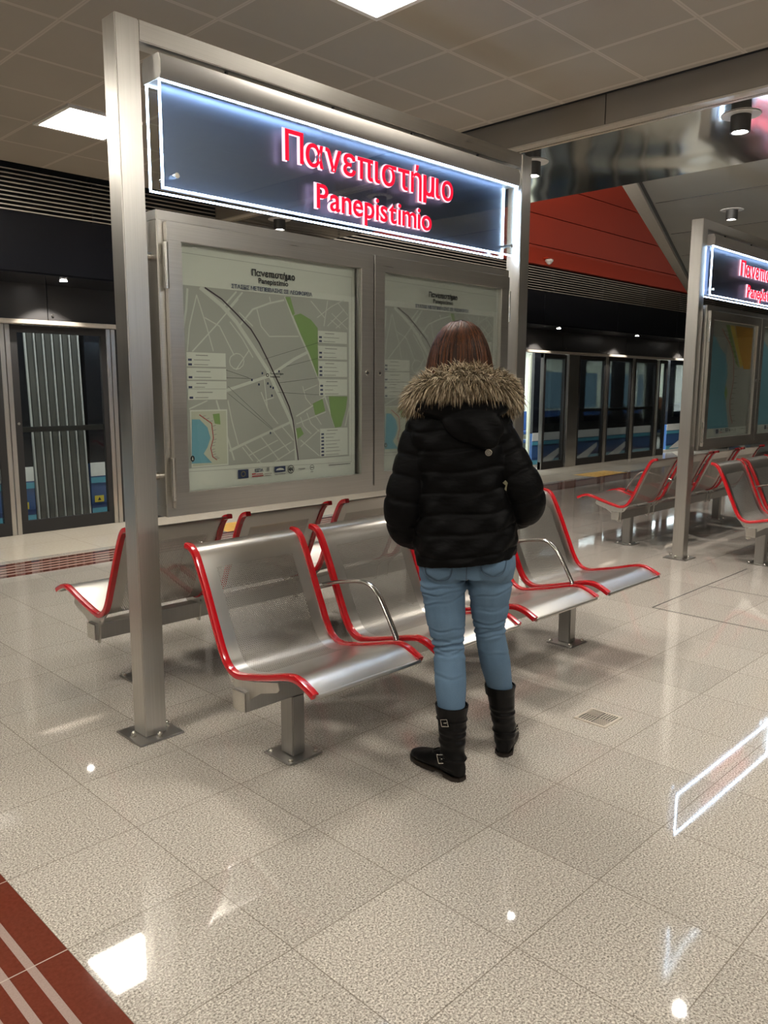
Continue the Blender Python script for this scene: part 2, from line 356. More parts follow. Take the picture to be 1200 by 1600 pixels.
def empty(name, loc, label, cat, group=None, rz=0):
    o = bpy.data.objects.new(name, None); COL.objects.link(o); o.location = loc; o.rotation_euler = (0, 0, rz); o.empty_display_size = 0.1
    return tag(o, label, cat, group)
def struct(o): o['kind'] = 'structure'; return o
def copy_tree(o, parent=None):
    c = o.copy(); COL.objects.link(c)
    if parent: c.parent = parent
    for ch in [x for x in bpy.data.objects if x.parent == o and x is not c]: copy_tree(ch, c)
    return c
_FONTC = {}
def text_mesh(body, name, width, cx, z0, y, mat, parent, offset=0.0, depth=0.001, height=None, track=0.095):
    """lettering standing in the XZ plane facing -Y, baseline at z0, centred at cx; every letter is spaced by its own outline"""
    def glyph(ch, off=0.0, ext=0.0):
        c = bpy.data.curves.new(name, 'FONT'); c.body = ch; c.size = 1.0; c.offset = off; c.extrude = ext; c.resolution_u = 4
        o = bpy.data.objects.new(name, c); COL.objects.link(o); bpy.context.view_layer.update()
        dg = bpy.context.evaluated_depsgraph_get(); out = MB(); k = 1.207 if ch == '\u03bc' else 1.0
        if ch in '\u03c0\u03b5':       # letters drawn from overlapping strokes: fill each stroke on its own
            cc = o.to_curve(dg); strokes = [[(tuple(q.co), tuple(q.handle_left), tuple(q.handle_right)) for q in sp.bezier_points] for sp in cc.splines]
            o.to_curve_clear()
            for st in strokes:
                c2 = bpy.data.curves.new(name, 'CURVE'); c2.dimensions = '2D'; c2.fill_mode = 'BOTH'; c2.offset = off; c2.extrude = ext; c2.resolution_u = 4
                sp = c2.splines.new('BEZIER'); sp.bezier_points.add(len(st)-1); sp.use_cyclic_u = True
                for q, (a_, b_, c_) in zip(sp.bezier_points, st): q.handle_left_type = q.handle_right_type = 'FREE'; q.co, q.handle_left, q.handle_right = a_, b_, c_
                o2 = bpy.data.objects.new(name, c2); COL.objects.link(o2); bpy.context.view_layer.update()
                me = bpy.data.meshes.new_from_object(o2.evaluated_get(bpy.context.evaluated_depsgraph_get())); bpy.data.objects.remove(o2)
                out.add([v.co.copy() for v in me.vertices], [tuple(p.vertices) for p in me.polygons])
        else:
            me = bpy.data.meshes.new_from_object(o.evaluated_get(dg)); out.add([Vector((v.co.x*k, v.co.y*k, v.co.z)) for v in me.vertices], [tuple(p.vertices) for p in me.polygons])
        bpy.data.objects.remove(o)
        return [Vector(v) for v in out.v], out.f
    pos = []; x = 0.0
    for ch in body:
        if ch == ' ': x += 0.28; pos.append(None); continue
        if ch not in _FONTC: vs, _ = glyph(ch); _FONTC[ch] = (min(v.x for v in vs), max(v.x for v in vs))
        a, b = _FONTC[ch]; pos.append(x-a); x += (b-a)+track
    wd = x-track; k = width/wd; mb = MB()
    for ch, p in zip(body, pos):
        if p is None: continue
        vs, fs = glyph(ch, offset/k, depth/k/2)
        mb.add([(cx+(v.x+p-wd/2)*k, y-v.z*k, z0+v.y*k) for v in vs], fs)
    me = mb.mesh(name); me.materials.append(mat)
    ob = bpy.data.objects.new(name, me); COL.objects.link(ob); ob.parent = parent
    return ob
def voxel(mb, name, size, mats, parent=None, smooth_it=4, fn=None):
    """fuse overlapping closed shapes into one continuous skin"""
    me = mb.mesh(name+'_src'); bm = bmesh.new(); bm.from_mesh(me); bmesh.ops.recalc_face_normals(bm, faces=bm.faces); bm.to_mesh(me); bm.free()
    o = bpy.data.objects.new('tmp', me); COL.objects.link(o)
    r = o.modifiers.new('r', 'REMESH'); r.mode = 'VOXEL'; r.voxel_size = size; r.use_smooth_shade = True
    if smooth_it: s = o.modifiers.new('s', 'SMOOTH'); s.iterations = smooth_it; s.factor = 0.5
    bpy.context.view_layer.update(); dg = bpy.context.evaluated_depsgraph_get()
    m2 = bpy.data.meshes.new_from_object(o.evaluated_get(dg)); m2.name = name
    bpy.data.objects.remove(o); bpy.data.meshes.remove(me)
    if fn: fn(m2)
    m2.materials.clear()
    for m in (mats if isinstance(mats, (list, tuple)) else [mats]): m2.materials.append(m)
    m2.polygons.foreach_set('use_smooth', [True]*len(m2.polygons))
    ob = bpy.data.objects.new(name, m2); COL.objects.link(ob)
    if parent: ob.parent = parent
    return ob
def smoothline(pts, k=4):
    """Catmull-Rom through the points"""
    P = [Vector(p) for p in pts]; out = []
    for i in range(len(P)-1):
        a, b_, c, d = P[max(i-1, 0)], P[i], P[i+1], P[min(i+2, len(P)-1)]
        for j in range(k):
            t = j/k; out.append(0.5*((2*b_)+(c-a)*t+(2*a-5*b_+4*c-d)*t*t+(3*b_-a-3*c+d)*t**3))
    out.append(P[-1]); return out
# ------------------------------------------------------------------ the setting
struct(MB().box(-6, 32, -7, 8.42, -0.3, 0).build('floor', M['floor']))
ZC = 3.36
struct(MB().box(-6, 4.90, -7, 7.32, ZC, ZC+0.1).build('ceiling', M['ceiling']))
# fascia, its pale lower lip and the mirror-steel soffit beyond it
struct(MB().box(5.0, 5.05, -7, 7.45, 3.195, 3.6).build('trim_1', M['soffit'], bevel=0.003))
struct(MB().box(4.985, 5.0, -7, 7.45, 3.385, 3.6).build('trim_11', M['black']))
f_ = MB()
for k in range(9): f_.box(4.996, 5.0, -6.2+1.52*k, -6.2+1.52*k+0.004, 3.2, 3.5)
struct(f_.build('trim_2', M['seal']))
struct(MB().box(4.995, 5.08, -7, 7.45, 3.183, 3.195).build('trim_3', M['trim']))
mm = MB()
for k in range(5): mm.box(5.085, 6.46, -7+2.9*k, -7+2.9*k+2.892, 3.17, 3.20)
struct(mm.build('ceiling_mirror', M['mirror']))
struct(MB().box(4.86, 5.12, -7, 7.45, 3.6, 3.7).build('trim_4', M['black']))
struct(MB().box(5.05, 5.085, -7, 7.45, 3.2, 3.22).build('trim_5', M['black']))
# grey flat ceiling with its slanting edge
gp = [(6.5, -7), (32, -7), (32, 13.2), (13.6, 6.29), (7.14, 3.86), (6.5, 3.61)]
struct(MB().prism(gp, 3.375, 3.42, 'Z').build('ceiling_grey', M['greyceil']))
jn = MB()
for x in (8.16, 9.9, 11.6, 13.4, 15.1): jn.box(x, x+0.008, -7, 3.86+(x-7.14)*0.376-0.1, 3.372, 3.376)
for y in (1.0, -1.5): jn.box(6.5, 30, y, y+0.008, 3.372, 3.376)
struct(jn.build('trim_6', M['seal']))
a_, b_ = Vector((6.46, 3.575, 0)), Vector((18.6, 8.19, 0)); dd = (b_-a_).normalized(); nn = Vector((-dd.y, dd.x, 0))
tp = [a_+nn*0.0, b_+nn*0.0, b_+nn*0.13, a_+nn*0.13]
struct(MB().prism([(p.x, p.y) for p in tp], 3.355, 3.385, 'Z').build('trim_7', M['trim']))
tp = [a_-nn*0.05, b_-nn*0.05, b_-nn*0.02, a_-nn*0.02]
struct(MB().prism([(p.x, p.y) for p in tp], 3.366, 3.372, 'Z').build('trim_8', M['black']))
# red wall above the doors, in wide boards with open joints
rw = MB(); zs = [3.36, 3.66, 4.12, 4.60, 5.08, 5.56, 6.04]
for i in range(6):
    xx = 5.0
    rw.box(5.0, 26, 7.45, 7.50, zs[i]+0.012, zs[i+1])
struct(rw.build('wall_back', M['redwall'], bevel=0.003))
struct(MB().box(5.0, 26, 7.51, 7.56, 3.361, 6.1).build('wall_back_core', M['black']))
struct(MB().box(-6, 4.98, 7.30, 7.62, 3.47, 3.52).build('ceiling_slot', M['black']))
struct(MB().box(-6, 28, 7.57, 7.62, 3.0, 3.6).build('wall_grille_core', M['black']))
struct(MB().box(5.0, 32, 2.0, 7.6, 6.06, 6.15).build('ceiling_void', M['soffit']))
struct(MB().prism([(7.39, 3.372), (7.45, 3.372), (7.45, 3.62)], 5.1, 26, 'X').build('trim_9', M['redwall']))
# black cladding over the doors: louvre on top, then panels, a soffit and a recessed panel
g = empty('louvre_grille', (8, 7.5, 2.99), 'long horizontal dark louvre of thin grey slats above the black cladding', 'grille')
MB().box(-12, 18, 0.02, 0.06, 0, 0.37).build('grille_backing', M['black'], g)
sl = MB()
for k in range(10): sl.prism([(-0.05, 0.004+k*0.0375), (-0.05, 0.014+k*0.0375), (0.0, 0.020+k*0.0375), (0.0, 0.014+k*0.0375)], -12, 18, 'X')
sl.build('slats', M['slat'], g)
for k in range(18): MB().box(-9+k*1.55, -8.99+k*1.55, -0.045, 0.01, 0.0, 0.37).build('tie_bar', M['black'], g)
bk = MB()
for k in range(14): bk.box(-5.3+2.35*k, -5.3+2.35*k+2.342, 7.45, 7.49, 2.475, 2.985)
struct(bk.build('wall_cladding', M['black_gloss'], bevel=0.002))
struct(MB().box(-6, 28, 7.492, 7.60, 2.49, 2.985).build('wall_cladding_core', M['black']))
struct(MB().box(-6, 28, 7.45, 8.26, 2.47, 2.475+0.01).build('ceiling_doorway', M['black_gloss']))
rp = MB()
for k in range(14): rp.box(-5.9+2.35*k, -5.9+2.35*k+2.342, 8.2, 8.24, 2.12, 2.47)
struct(rp.build('wall_recess', M['recess'], bevel=0.002))
hd = empty('door_header_rail', (8, 8.12, 2.075), 'bright steel rail running along the top of the glass platform doors', 'rail')
MB().box(-14, 20, -0.02, 0.10, 0, 0.045).build('rail', M['trim'], hd, bevel=0.006)
for k in range(26):
    x = -8+3.847-3.847+k*1.18+(-0.0)
    MB().cyl((x, 0.08, 0.105), (x, 0.06, 0.105), 0.011, n=12).build('panel_screw', M['bolt'], hd)
# walls closing the hall behind the camera and at the ends
struct(MB().box(-6, 32, -7.1, -7, 0, 3.4).build('wall_front', M['white']))
struct(MB().box(-6.1, -6, -7, 12, 0, 3.4).build('wall_left', M['black']))
struct(MB().box(32, 32.1, -7, 12, 0, 6.2).build('wall_right', M['greyceil']))
struct(MB().box(-6, 32, 11.9, 12.0, -1.2, 4).build('wall_tunnel', M['black']))
struct(MB().box(-6, 32, 8.42, 12, -1.3, -1.2).build('floor_track', M['black']))
struct(MB().box(-6, 32, 8.24, 12, 3.2, 3.3).build('ceiling_track', M['black']))

# yellow tactile squares beside the red strip
def tactile(x, y, sx, sy, label):
    o = MB(); o.box(-sx/2, sx/2, -sy/2, sy/2, 0.0, 0.002)
    n = 7
    for i in range(n):
        for j in range(int(n*sy/sx)):
            px = -sx/2+(i+.5)*sx/n; py = -sy/2+(j+.5)*sx/n
            o.lathe([(0.022, 0), (0.016, 0.004)], (px, py, 0.002), n=8)
    q = o.build('tactile_paving', M['yellow']); q.location = (x, y, 0.0); tag(q, label, 'paving', 'yellow tactile slabs by the platform doors')
tactile(12.55, 7.12, 1.05, 0.44, 'yellow tactile paving slab beside the far red strip, right of the standing woman')
tactile(5.15, 7.12, 0.95, 0.44, 'yellow tactile paving slab glimpsed between the back bench seats')

# round floor access cover lines
ac = MB()
for (x0, x1, y0, y1) in ((5.11, 5.117, 0.9, 2.46), (5.11, 6.8, 2.455, 2.462), (5.98, 5.984, 0.9, 2.46)): ac.box(x0, x1, y0, y1, 0.0, 0.0012)
o = ac.build('access_cover', M['seal']); tag(o, 'thin black outline of a square floor access cover right of the front bench', 'cover')
# square drain grate
dr = empty('floor_drain', (3.175, 1.755, 0), 'small square steel drain grate with herringbone slots set in the floor', 'drain')
MB().box(-0.078, 0.078, -0.078, 0.078, 0.0, 0.0015).build('slot_recess', M['black'], dr)
fr = MB()
for s in (-1, 1):
    fr.box(-0.08, 0.08, s*0.073-0.007, s*0.073+0.007, 0.0, 0.004); fr.box(s*0.073-0.007, s*0.073+0.007, -0.066, 0.066, 0.0, 0.004)
fr.build('frame', M['trim'], dr)
gr = MB()
for qx, qy, horiz in ((-1, -1, 0), (1, -1, 1), (-1, 1, 1), (1, 1, 0)):
    for k in range(5):
        c = 0.006+0.0125*k
        if horiz: gr.box(min(qx*0.003, qx*0.066), max(qx*0.003, qx*0.066), qy*c-0.0028, qy*c+0.0028, 0, 0.0038)
        else: gr.box(qx*c-0.0028, qx*c+0.0028, min(qy*0.003, qy*0.066), max(qy*0.003, qy*0.066), 0, 0.0038)
gr.build('grate_bars', M['trim'], dr)

# ------------------------------------------------------------------ lamps
def area(name, loc, size, energy, col, parent=None):
    l = bpy.data.lights.new(name, 'AREA'); l.energy = energy; l.color = col; l.shape = 'SQUARE'; l.size = size
    o = bpy.data.objects.new(name, l); COL.objects.link(o); o.location = loc
    if parent: o.parent = parent
    return o
def lamp_panel(ix, iy, label):
    x0 = 2.014+0.565*ix; y0 = 2.585+0.593*iy
    t = empty('ceiling_lamp', (x0+0.2825, y0+0.2965, ZC), label, 'lamp', 'square ceiling lamps')
    MB().box(-0.245, 0.245, -0.26, 0.26, -0.012, -0.004).build('diffuser', M['lamp'], t)
    f = MB()
    for s in (-1, 1):
        f.box(-0.275, 0.275, s*0.275-0.015, s*0.275+0.015, -0.018, -0.001); f.box(s*0.26-0.015, s*0.26+0.015, -0.26, 0.26, -0.018, -0.001)
    f.build('lamp_frame', M['white'], t); return t
lab = {(1, 5): 'square white ceiling lamp shining left of the tall steel post', (1, 0): 'square white ceiling lamp cut off by the top of the picture'}
for ix in (1, -4, -9):
    for iy in (5, 0, -5, -10):
        lamp_panel(ix, iy, lab.get((ix, iy), 'square white ceiling lamp out of view behind the camera' if iy < 0 else 'square white ceiling lamp out of view to the left'))
def downlight(x, y, z, label, drop=0.105, power=None, group='round downlights'):
    t = empty('downlight', (x, y, z), label, 'lamp', group)
    MB().lathe([(0.058, -0.006), (0.115, -0.006), (0.118, -0.002), (0.058, 0)], (0, 0, 0), n=32).build('flange', M['white'], t, smooth=30)
    MB().lathe([(0.060, -0.004), (0.060, -drop), (0.050, -drop), (0.046, -drop+0.03)], (0, 0, 0), n=28).build('barrel', M['lampgrey'], t, smooth=30)
    MB().lathe([(0.045, -drop+0.012), (0.02, -drop+0.010)], (0, 0, 0), n=24).build('lens', M['spotlens'], t)
    l = bpy.data.lights.new('downlight_beam', 'SPOT'); l.energy = power or SPOT_W; l.color = (1, 0.93, 0.84); l.spot_size = math.radians(110); l.spot_blend = 0.6; l.shadow_soft_size = 0.04
    o = bpy.data.objects.new('downlight_beam', l); COL.objects.link(o); o.parent = t; o.location = (0, 0, -drop-0.01); return t
for k, lb in ((-4, 0), (-3, 0), (-2, 0), (-1, 0), (0, 'round downlight in the mirror soffit near the right edge of the picture'), (1, 'round downlight just right of the near frame corner under the mirror soffit'), (2, 0), (3, 0)):
    downlight(5.33, 2.17+1.54*k, 3.17, lb or 'round downlight in the mirror soffit, out of view')
downlight(9.0, 3.69, 3.372, 'round downlight in the grey ceiling above the far steel frame')
downlight(9.0, 2.15, 3.372, 'round downlight in the grey ceiling, out of view to the right')
downlight(9.0, 0.6, 3.372, 'round downlight in the grey ceiling, out of view to the right')
downlight(12.5, 2.6, 3.372, 'round downlight in the grey ceiling behind the far frame')
downlight(12.5, 0.2, 3.372, 'round downlight in the grey ceiling, out of view to the right')
def soffit_light(x, label):
    t = empty('soffit_spotlight', (x, 7.72, 2.47), label, 'lamp', 'small spotlights over the platform doors')
    MB().lathe([(0.035, -0.004), (0.045, 0)], (0, 0, 0), n=20).build('bezel', M['bolt'], t)
    MB().lathe([(0.033, -0.006), (0.01, -0.0065)], (0, 0, 0), n=20).build('lens', M['spotlens'], t)
    l = bpy.data.lights.new('spotlight_beam', 'SPOT'); l.energy = 30; l.color = (1, 0.93, 0.85); l.spot_size = math.radians(95); l.spot_blend = 0.3; l.shadow_soft_size = 0.02
    o = bpy.data.objects.new('spotlight_beam', l); COL.objects.link(o); o.parent = t; o.location = (0, 0.18, -0.02); o.rotation_euler = (math.radians(8), 0, 0)
for x, lb in ((3.46, 'small bright spotlight over the doors at the left edge'), (6.3, 'small spotlight over the doors hidden behind the map case'), (9.2, 'small spotlight over the doors behind the near frame'), (12.0, 'small bright spotlight over the doors, nearer of the two between the frames'), (14.75, 'small bright spotlight over the doors, farther of the two between the frames'), (17.6, 'small spotlight over the doors behind the far frame')):
    soffit_light(x, lb)
# added, unseen fill strips: one for the void's red wall, two for the trains
def added_strip_light(name, loc, lx, sy, rot, power, col, label):
    t = empty(name, loc, label, 'lamp'); MB().box(-lx/2, lx/2, -0.05, 0.05, -0.03, 0.0).build('housing', M['lampgrey'], t)
    MB().box(-lx/2, lx/2, -0.03, 0.03, 0.002, 0.012).build('tube', M['train_lamp'], t)
    t.rotation_euler = rot
    l = bpy.data.lights.new('fill_strip', 'AREA'); l.energy = power; l.color = col; l.shape = 'RECTANGLE'; l.size = lx; l.size_y = sy
    o = bpy.data.objects.new('fill_strip', l); COL.objects.link(o); o.parent = t; o.location = (0, 0, 0.02); o.rotation_euler = (math.pi, 0, 0)
added_strip_light('added_void_light', (5.8, 3.3, 3.26), 7.0, 0.06, (math.radians(18), 0, math.radians(90)), 230, (1, 0.93, 0.84), 'added unseen fill light on top of the mirror soffit, brightening the red wall')
added_strip_light('added_track_light', (3.5, 8.46, 3.15), 7.0, 0.06, (math.radians(180), 0, 0), 60, (0.95, 0.97, 1), 'added unseen fill light over the track behind the left doors')
added_strip_light('added_track_light', (14.0, 8.46, 3.15), 8.0, 0.06, (math.radians(180), 0, 0), 60, (0.95, 0.97, 1), 'added unseen fill light over the track behind the right doors')
# smoke detector on the red wall lip
sd = MB().lathe([(0.03, 0), (0.06, -0.01), (0.065, -0.035), (0.05, -0.05), (0.03, -0.075), (0.012, -0.085)], (0, 0, 0), n=24).build('smoke_detector', M['white'], None, smooth=40)
sd.location = (11.1, 7.36, 3.47); tag(sd, 'small white round detector at the foot of the red wall', 'detector')
struct(MB().box(11.02, 11.18, 7.33, 7.46, 3.47, 3.49).build('trim_10', M['redwall']))

# ------------------------------------------------------------------ steel sign frame
def make_frame(X0, labels):
    """post inner/outer edges measured from the near post"""
    t = empty('sign_frame', (X0, 3.0, 0), labels[0], 'frame', 'tall steel sign frames')
    for x in (0.0, 2.608):
        p = MB().box(x, x+0.10, 0, 0.10, 0.008, 2.874).build('post', M['steel_z'], t, bevel=0.004)
        MB().box(x-0.055, x+0.155, -0.055, 0.155, 0.0, 0.009).build('base_plate', M['steel_dark'], p, bevel=0.002)
        for bx, by in ((-0.03, 0.05), (0.13, 0.05), (0.05, -0.03), (0.05, 0.13)):
            b = MB().cyl((x+bx, by, 0.009), (x+bx, by, 0.016), 0.014, n=6); b.cyl((x+bx, by, 0.016), (x+bx, by, 0.028), 0.009, n=12)
            b.lathe([(0.009, 0), (0.006, 0.005)], (x+bx, by, 0.028), n=12); b.build('anchor_bolt', M['bolt'], p, smooth=30)
    MB().box(0.10, 2.608, 0.004, 0.096, 2.80, 2.876).build('top_rail', M['steel_x'], t, bevel=0.004)
    # hung sign
    s = empty('station_name_sign', (X0+0.165, 3.03, 2.27), labels[1], 'sign', 'lit station name signs')
    W = 2.375
    hp = [(-0.058, 0.405), (-0.066, 0.42), (-0.066, 0.47), (-0.055, 0.497), (0.055, 0.497), (0.066, 0.47), (0.066, 0.42), (0.058, 0.405)]
    h = MB().prism(hp, 0, W, 'X').build('housing', M['alu'], s, smooth=50)
    for x in (-0.004, W): MB().prism([(a*1.02, b) for a, b in hp], x, x+0.004, 'X').build('end_cap', M['white'], h)
    for x in (0.35, 0.95, 1.5, 2.05): MB().cyl((x, 0, 0.49), (x, 0, 0.535), 0.008, n=10).build('hanger_bolt', M['black'], s)
    MB().box(0.03, W-0.10, -0.012, 0.012, 0.01, 0.41).build('backing_panel', M['steel_sign'], s)
    for y, nm in ((-0.05, 'front_pane'), (0.046, 'rear_pane')):
        p = MB().box(0.006, W-0.006, y, y+0.006, 0.006, 0.406).build(nm, M['glass_case'], s)
        e = MB(); ys = (y-0.003, y+0.007)
        e.box(0, W, *ys, 0, 0.0052); e.box(0, W, *ys, 0.4015, 0.4067); e.box(0, 0.0052, *ys, 0.0052, 0.4015); e.box(W-0.0052, W, *ys, 0.0052, 0.4015)
        e.build('led_edge', M['led'], p)
    for x in (0.06, W-0.06): 
        MB().cyl((x, -0.062, 0.055), (x, 0.06, 0.055), 0.011, n=14).build('stand_off', M['bolt'], s, smooth=30)
    for body, wd, cx, z0, of in (('\u03a0\u03b1\u03bd\u03b5\u03c0\u03b9\u03c3\u03c4\u03ae\u03bc\u03b9\u03bf', 1.155, 1.195, 0.222, 0.0), ('Panepistimio', 0.80, 1.20, 0.046, 0.0)):
        text_mesh(body, 'station_name', wd, cx, z0, -0.0545, M['letter_red'], s, 0.0017, 0.002)
        tag(text_mesh(body, 'letter_edge', wd+0.012, cx, z0, -0.0435, M['letter_white'], s, 0.0055, 0.001))
    # map cabinet
    c = empty('map_case', (X0+0.10, 2.98, 0.95), labels[2], 'display case', 'steel map cases')
    W2 = 2.408
    b = MB(); b.box(0.03, W2-0.03, 0.0, 0.12, 1.195, 1.235); b.box(0.03, W2-0.03, 0.0, 0.12, 0, 0.045); b.box(0.03, 0.075, 0, 0.12, 0.045, 1.195); b.box(W2-0.075, W2-0.03, 0, 0.12, 0.045, 1.195)
    b.build('case_body', M['steel_x'], c, bevel=0.003)
    MB().box(0.075, W2-0.075, 0.04, 0.116, 0.045, 1.195).build('case_back', M['steel_dark'], c)
    for zz in (0.17, 1.06):
        for xa, xb in ((0.0, 0.03), (W2-0.03, W2)): MB().cyl((xa, 0.06, zz), (xb, 0.06, zz), 0.017, n=18).build('spacer', M['bolt'], c, smooth=30)
    mid = W2/2+0.012
    for k, (xa, xb, il, ir) in enumerate(((0.058, mid-0.004, 0.067, 0.085), (mid+0.004, W2-0.058, 0.072, 0.078))):
        d = MB(); za, zb = 0.037, 1.19; gt, gb = 0.072, 0.066
        d.box(xa, xb, -0.028, -0.002, zb-gt, zb); d.box(xa, xb, -0.028, -0.002, za, za+gb); d.box(xa, xa+il, -0.028, -0.002, za+gb, zb-gt); d.box(xb-ir, xb, -0.028, -0.002, za+gb, zb-gt)
        dr_ = d.build('case_door', M['steel_x'], c, bevel=0.002)
        MB().box(xa+il-0.004, xb-ir+0.004, -0.012, -0.008, za+gb-0.004, zb-gt+0.004).build('glass', M['glass_case'], dr_)
        kx = xb-0.045 if k == 0 else xa+0.035
        kk = MB().cyl((kx, -0.0285, 0.612), (kx, -0.031, 0.612), 0.012, n=20); kk.build('lock', M['bolt'], dr_, smooth=30)
        MB().cyl((kx, -0.0312, 0.612), (kx, -0.0318, 0.612), 0.006, n=12).build('keyhole', M['black'], dr_)
        hx = xa-0.004 if k == 0 else xb+0.004
        for hz in (0.16, 1.02):
            hh = MB().cyl((hx, -0.022, hz-0.09), (hx, -0.022, hz+0.09), 0.011, n=14); hh.build('hinge', M['bolt'], dr_, smooth=30)
    return t, s, c
f1 = make_frame(1.593, ('tall brushed steel sign frame with two posts beside the woman', 'lit station name sign with red letters hanging above the woman', 'steel two-door map case between the near posts, in front of the woman'))
f2 = make_frame(6.76, ('far steel sign frame cut off by the right edge, above the far benches', 'lit station name sign with red letters at the right edge', 'far steel two-door map case at the right edge with blue coastal maps'))

# ------------------------------------------------------------------ posters in the cases
MAP = {"roads":[[18,[[0.102,0.853],[0.203,0.789],[0.276,0.724],[0.362,0.621],[0.44,0.522],[0.497,0.42],[0.568,0.294],[0.599,0.225],[0.603,0.102]]],[14,[[0.219,0.429],[0.451,0.494],[0.598,0.573],[0.745,0.635]]],[12,[[0.227,0.166],[0.398,0.224],[0.568,0.28]]],[8,[[0.292,0.707],[0.366,0.783],[0.458,0.816],[0.541,0.836]]],[9,[[0.548,0.851],[0.601,0.743],[0.686,0.594],[0.763,0.449],[0.849,0.251]]],[8,[[0.312,0.851],[0.229,0.769]]],[8,[[0.28,0.851],[0.213,0.785]]],[10,[[0.038,0.843],[0.029,0.76],[0.01,0.675],[0.006,0.591]]],[5,[[0.081,0.822],[0.042,0.693],[0.028,0.591]]],[5,[[0.081,0.822],[0.127,0.69],[0.155,0.596]]],[6,[[0.053,0.591],[0.169,0.7],[0.29,0.821]]],[5,[[0.118,0.732],[0.19,0.701],[0.23,0.633],[0.261,0.581]]],[5,[[0.27,0.519],[0.339,0.602]]],[5,[[0.389,0.784],[0.41,0.713],[0.455,0.67],[0.624,0.678]]],[5,[[0.459,0.844],[0.466,0.817]]],[7,[[0.606,0.308],[0.696,0.35],[0.776,0.394],[0.81,0.419]]],[5,[[0.306,0.19],[0.395,0.1]]],[5,[[0.398,0.219],[0.503,0.103]]],[5,[[0.47,0.24],[0.566,0.139]]],[5,[[0.327,0.138],[0.493,0.2]]],[5,[[0.372,0.107],[0.573,0.187]]],[5,[[0.467,0.098],[0.591,0.152]]],[5,[[0.519,0.262],[0.586,0.196]]],[5,[[0.631,0.302],[0.65,0.258],[0.695,0.222]]],[5,[[0.67,0.321],[0.695,0.271],[0.748,0.23]]],[5,[[0.722,0.31],[0.761,0.264]]],[5,[[0.606,0.272],[0.789,0.324]]],[5,[[0.629,0.163],[0.748,0.24]]],[5,[[0.63,0.194],[0.746,0.113]]],[5,[[0.223,0.384],[0.242,0.294],[0.272,0.19]]],[8,[[0.164,0.385],[0.193,0.295],[0.248,0.124]]],[6,[[0.029,0.352],[0.117,0.385]]],[5,[[0.403,0.42],[0.448,0.326],[0.495,0.277]]],[5,[[0.422,0.476],[0.436,0.354]]],[4,[[0.419,0.383],[0.473,0.396]]],[4,[[0.646,0.448],[0.665,0.39],[0.696,0.36]]],[4,[[0.659,0.429],[0.737,0.454]]],[5,[[0.702,0.844],[0.786,0.773]]],[5,[[0.806,0.852],[0.782,0.734]]],[4,[[0.74,0.77],[0.833,0.829],[0.914,0.865]]],[4,[[0.833,0.795],[0.935,0.727]]],[4,[[0.805,0.735],[0.914,0.82]]],[4,[[0.873,0.847],[0.939,0.792]]],[4,[[0.859,0.728],[0.939,0.782]]],[4,[[0.826,0.765],[0.886,0.73]]],[8,[[0.919,0.254],[0.948,0.357]]],[5,[[0.809,0.394],[0.85,0.338],[0.912,0.347]]],[5,[[0.244,0.722],[0.307,0.654],[0.361,0.575]]],[6,[[0.364,0.711],[0.293,0.765]]],[5,[[0.294,0.177],[0.349,0.113]]],[4,[[0.236,0.554],[0.242,0.572],[0.259,0.585],[0.275,0.589],[0.292,0.586],[0.308,0.574],[0.313,0.556],[0.307,0.538],[0.29,0.525],[0.273,0.521],[0.257,0.524],[0.241,0.537],[0.236,0.554]]]],"greens":[[[0.548,0.851],[0.578,0.853],[0.604,0.78],[0.591,0.77]],[[0.595,0.77],[0.638,0.783],[0.701,0.758],[0.742,0.722],[0.742,0.488],[0.687,0.604],[0.637,0.688]],[[0.809,0.399],[0.934,0.398],[0.924,0.337],[0.891,0.25],[0.849,0.246],[0.822,0.308]],[[0.707,0.365],[0.769,0.389],[0.786,0.329],[0.722,0.31]],[[0.603,0.25],[0.631,0.255],[0.649,0.223],[0.611,0.2]]],"metro":[[0.123,0.855],[0.204,0.815],[0.277,0.759],[0.353,0.697],[0.397,0.64],[0.441,0.568],[0.478,0.504],[0.522,0.429],[0.563,0.352],[0.583,0.294],[0.595,0.225],[0.613,0.101]],"boxes":[[[0.023,0.587],[0.216,0.529]],[[0.023,0.522],[0.217,0.474]],[[0.021,0.468],[0.217,0.436]],[[0.024,0.434],[0.216,0.39]],[[0.743,0.71],[0.93,0.654]],[[0.743,0.64],[0.93,0.578]],[[0.744,0.568],[0.931,0.494]],[[0.748,0.482],[0.931,0.403]],[[0.752,0.244],[0.933,0.108]]],"inset":[[0.029,0.347],[0.216,0.103]],"sea":[[0.037,0.308],[0.075,0.307],[0.113,0.271],[0.127,0.226],[0.11,0.186],[0.09,0.16],[0.131,0.118],[0.03,0.121]],"ig":[[0.141,0.328],[0.176,0.33],[0.179,0.282],[0.15,0.287]],"iline":[[0.075,0.326],[0.134,0.288],[0.141,0.225],[0.126,0.181],[0.135,0.144],[0.155,0.13]],"lead":[[[0.211,0.518],[0.336,0.484]],[[0.217,0.483],[0.347,0.481]],[[0.224,0.447],[0.464,0.254]],[[0.224,0.416],[0.464,0.248]],[[0.745,0.654],[0.424,0.568]],[[0.745,0.581],[0.548,0.538]],[[0.744,0.488],[0.498,0.462]],[[0.747,0.407],[0.497,0.42]]]}
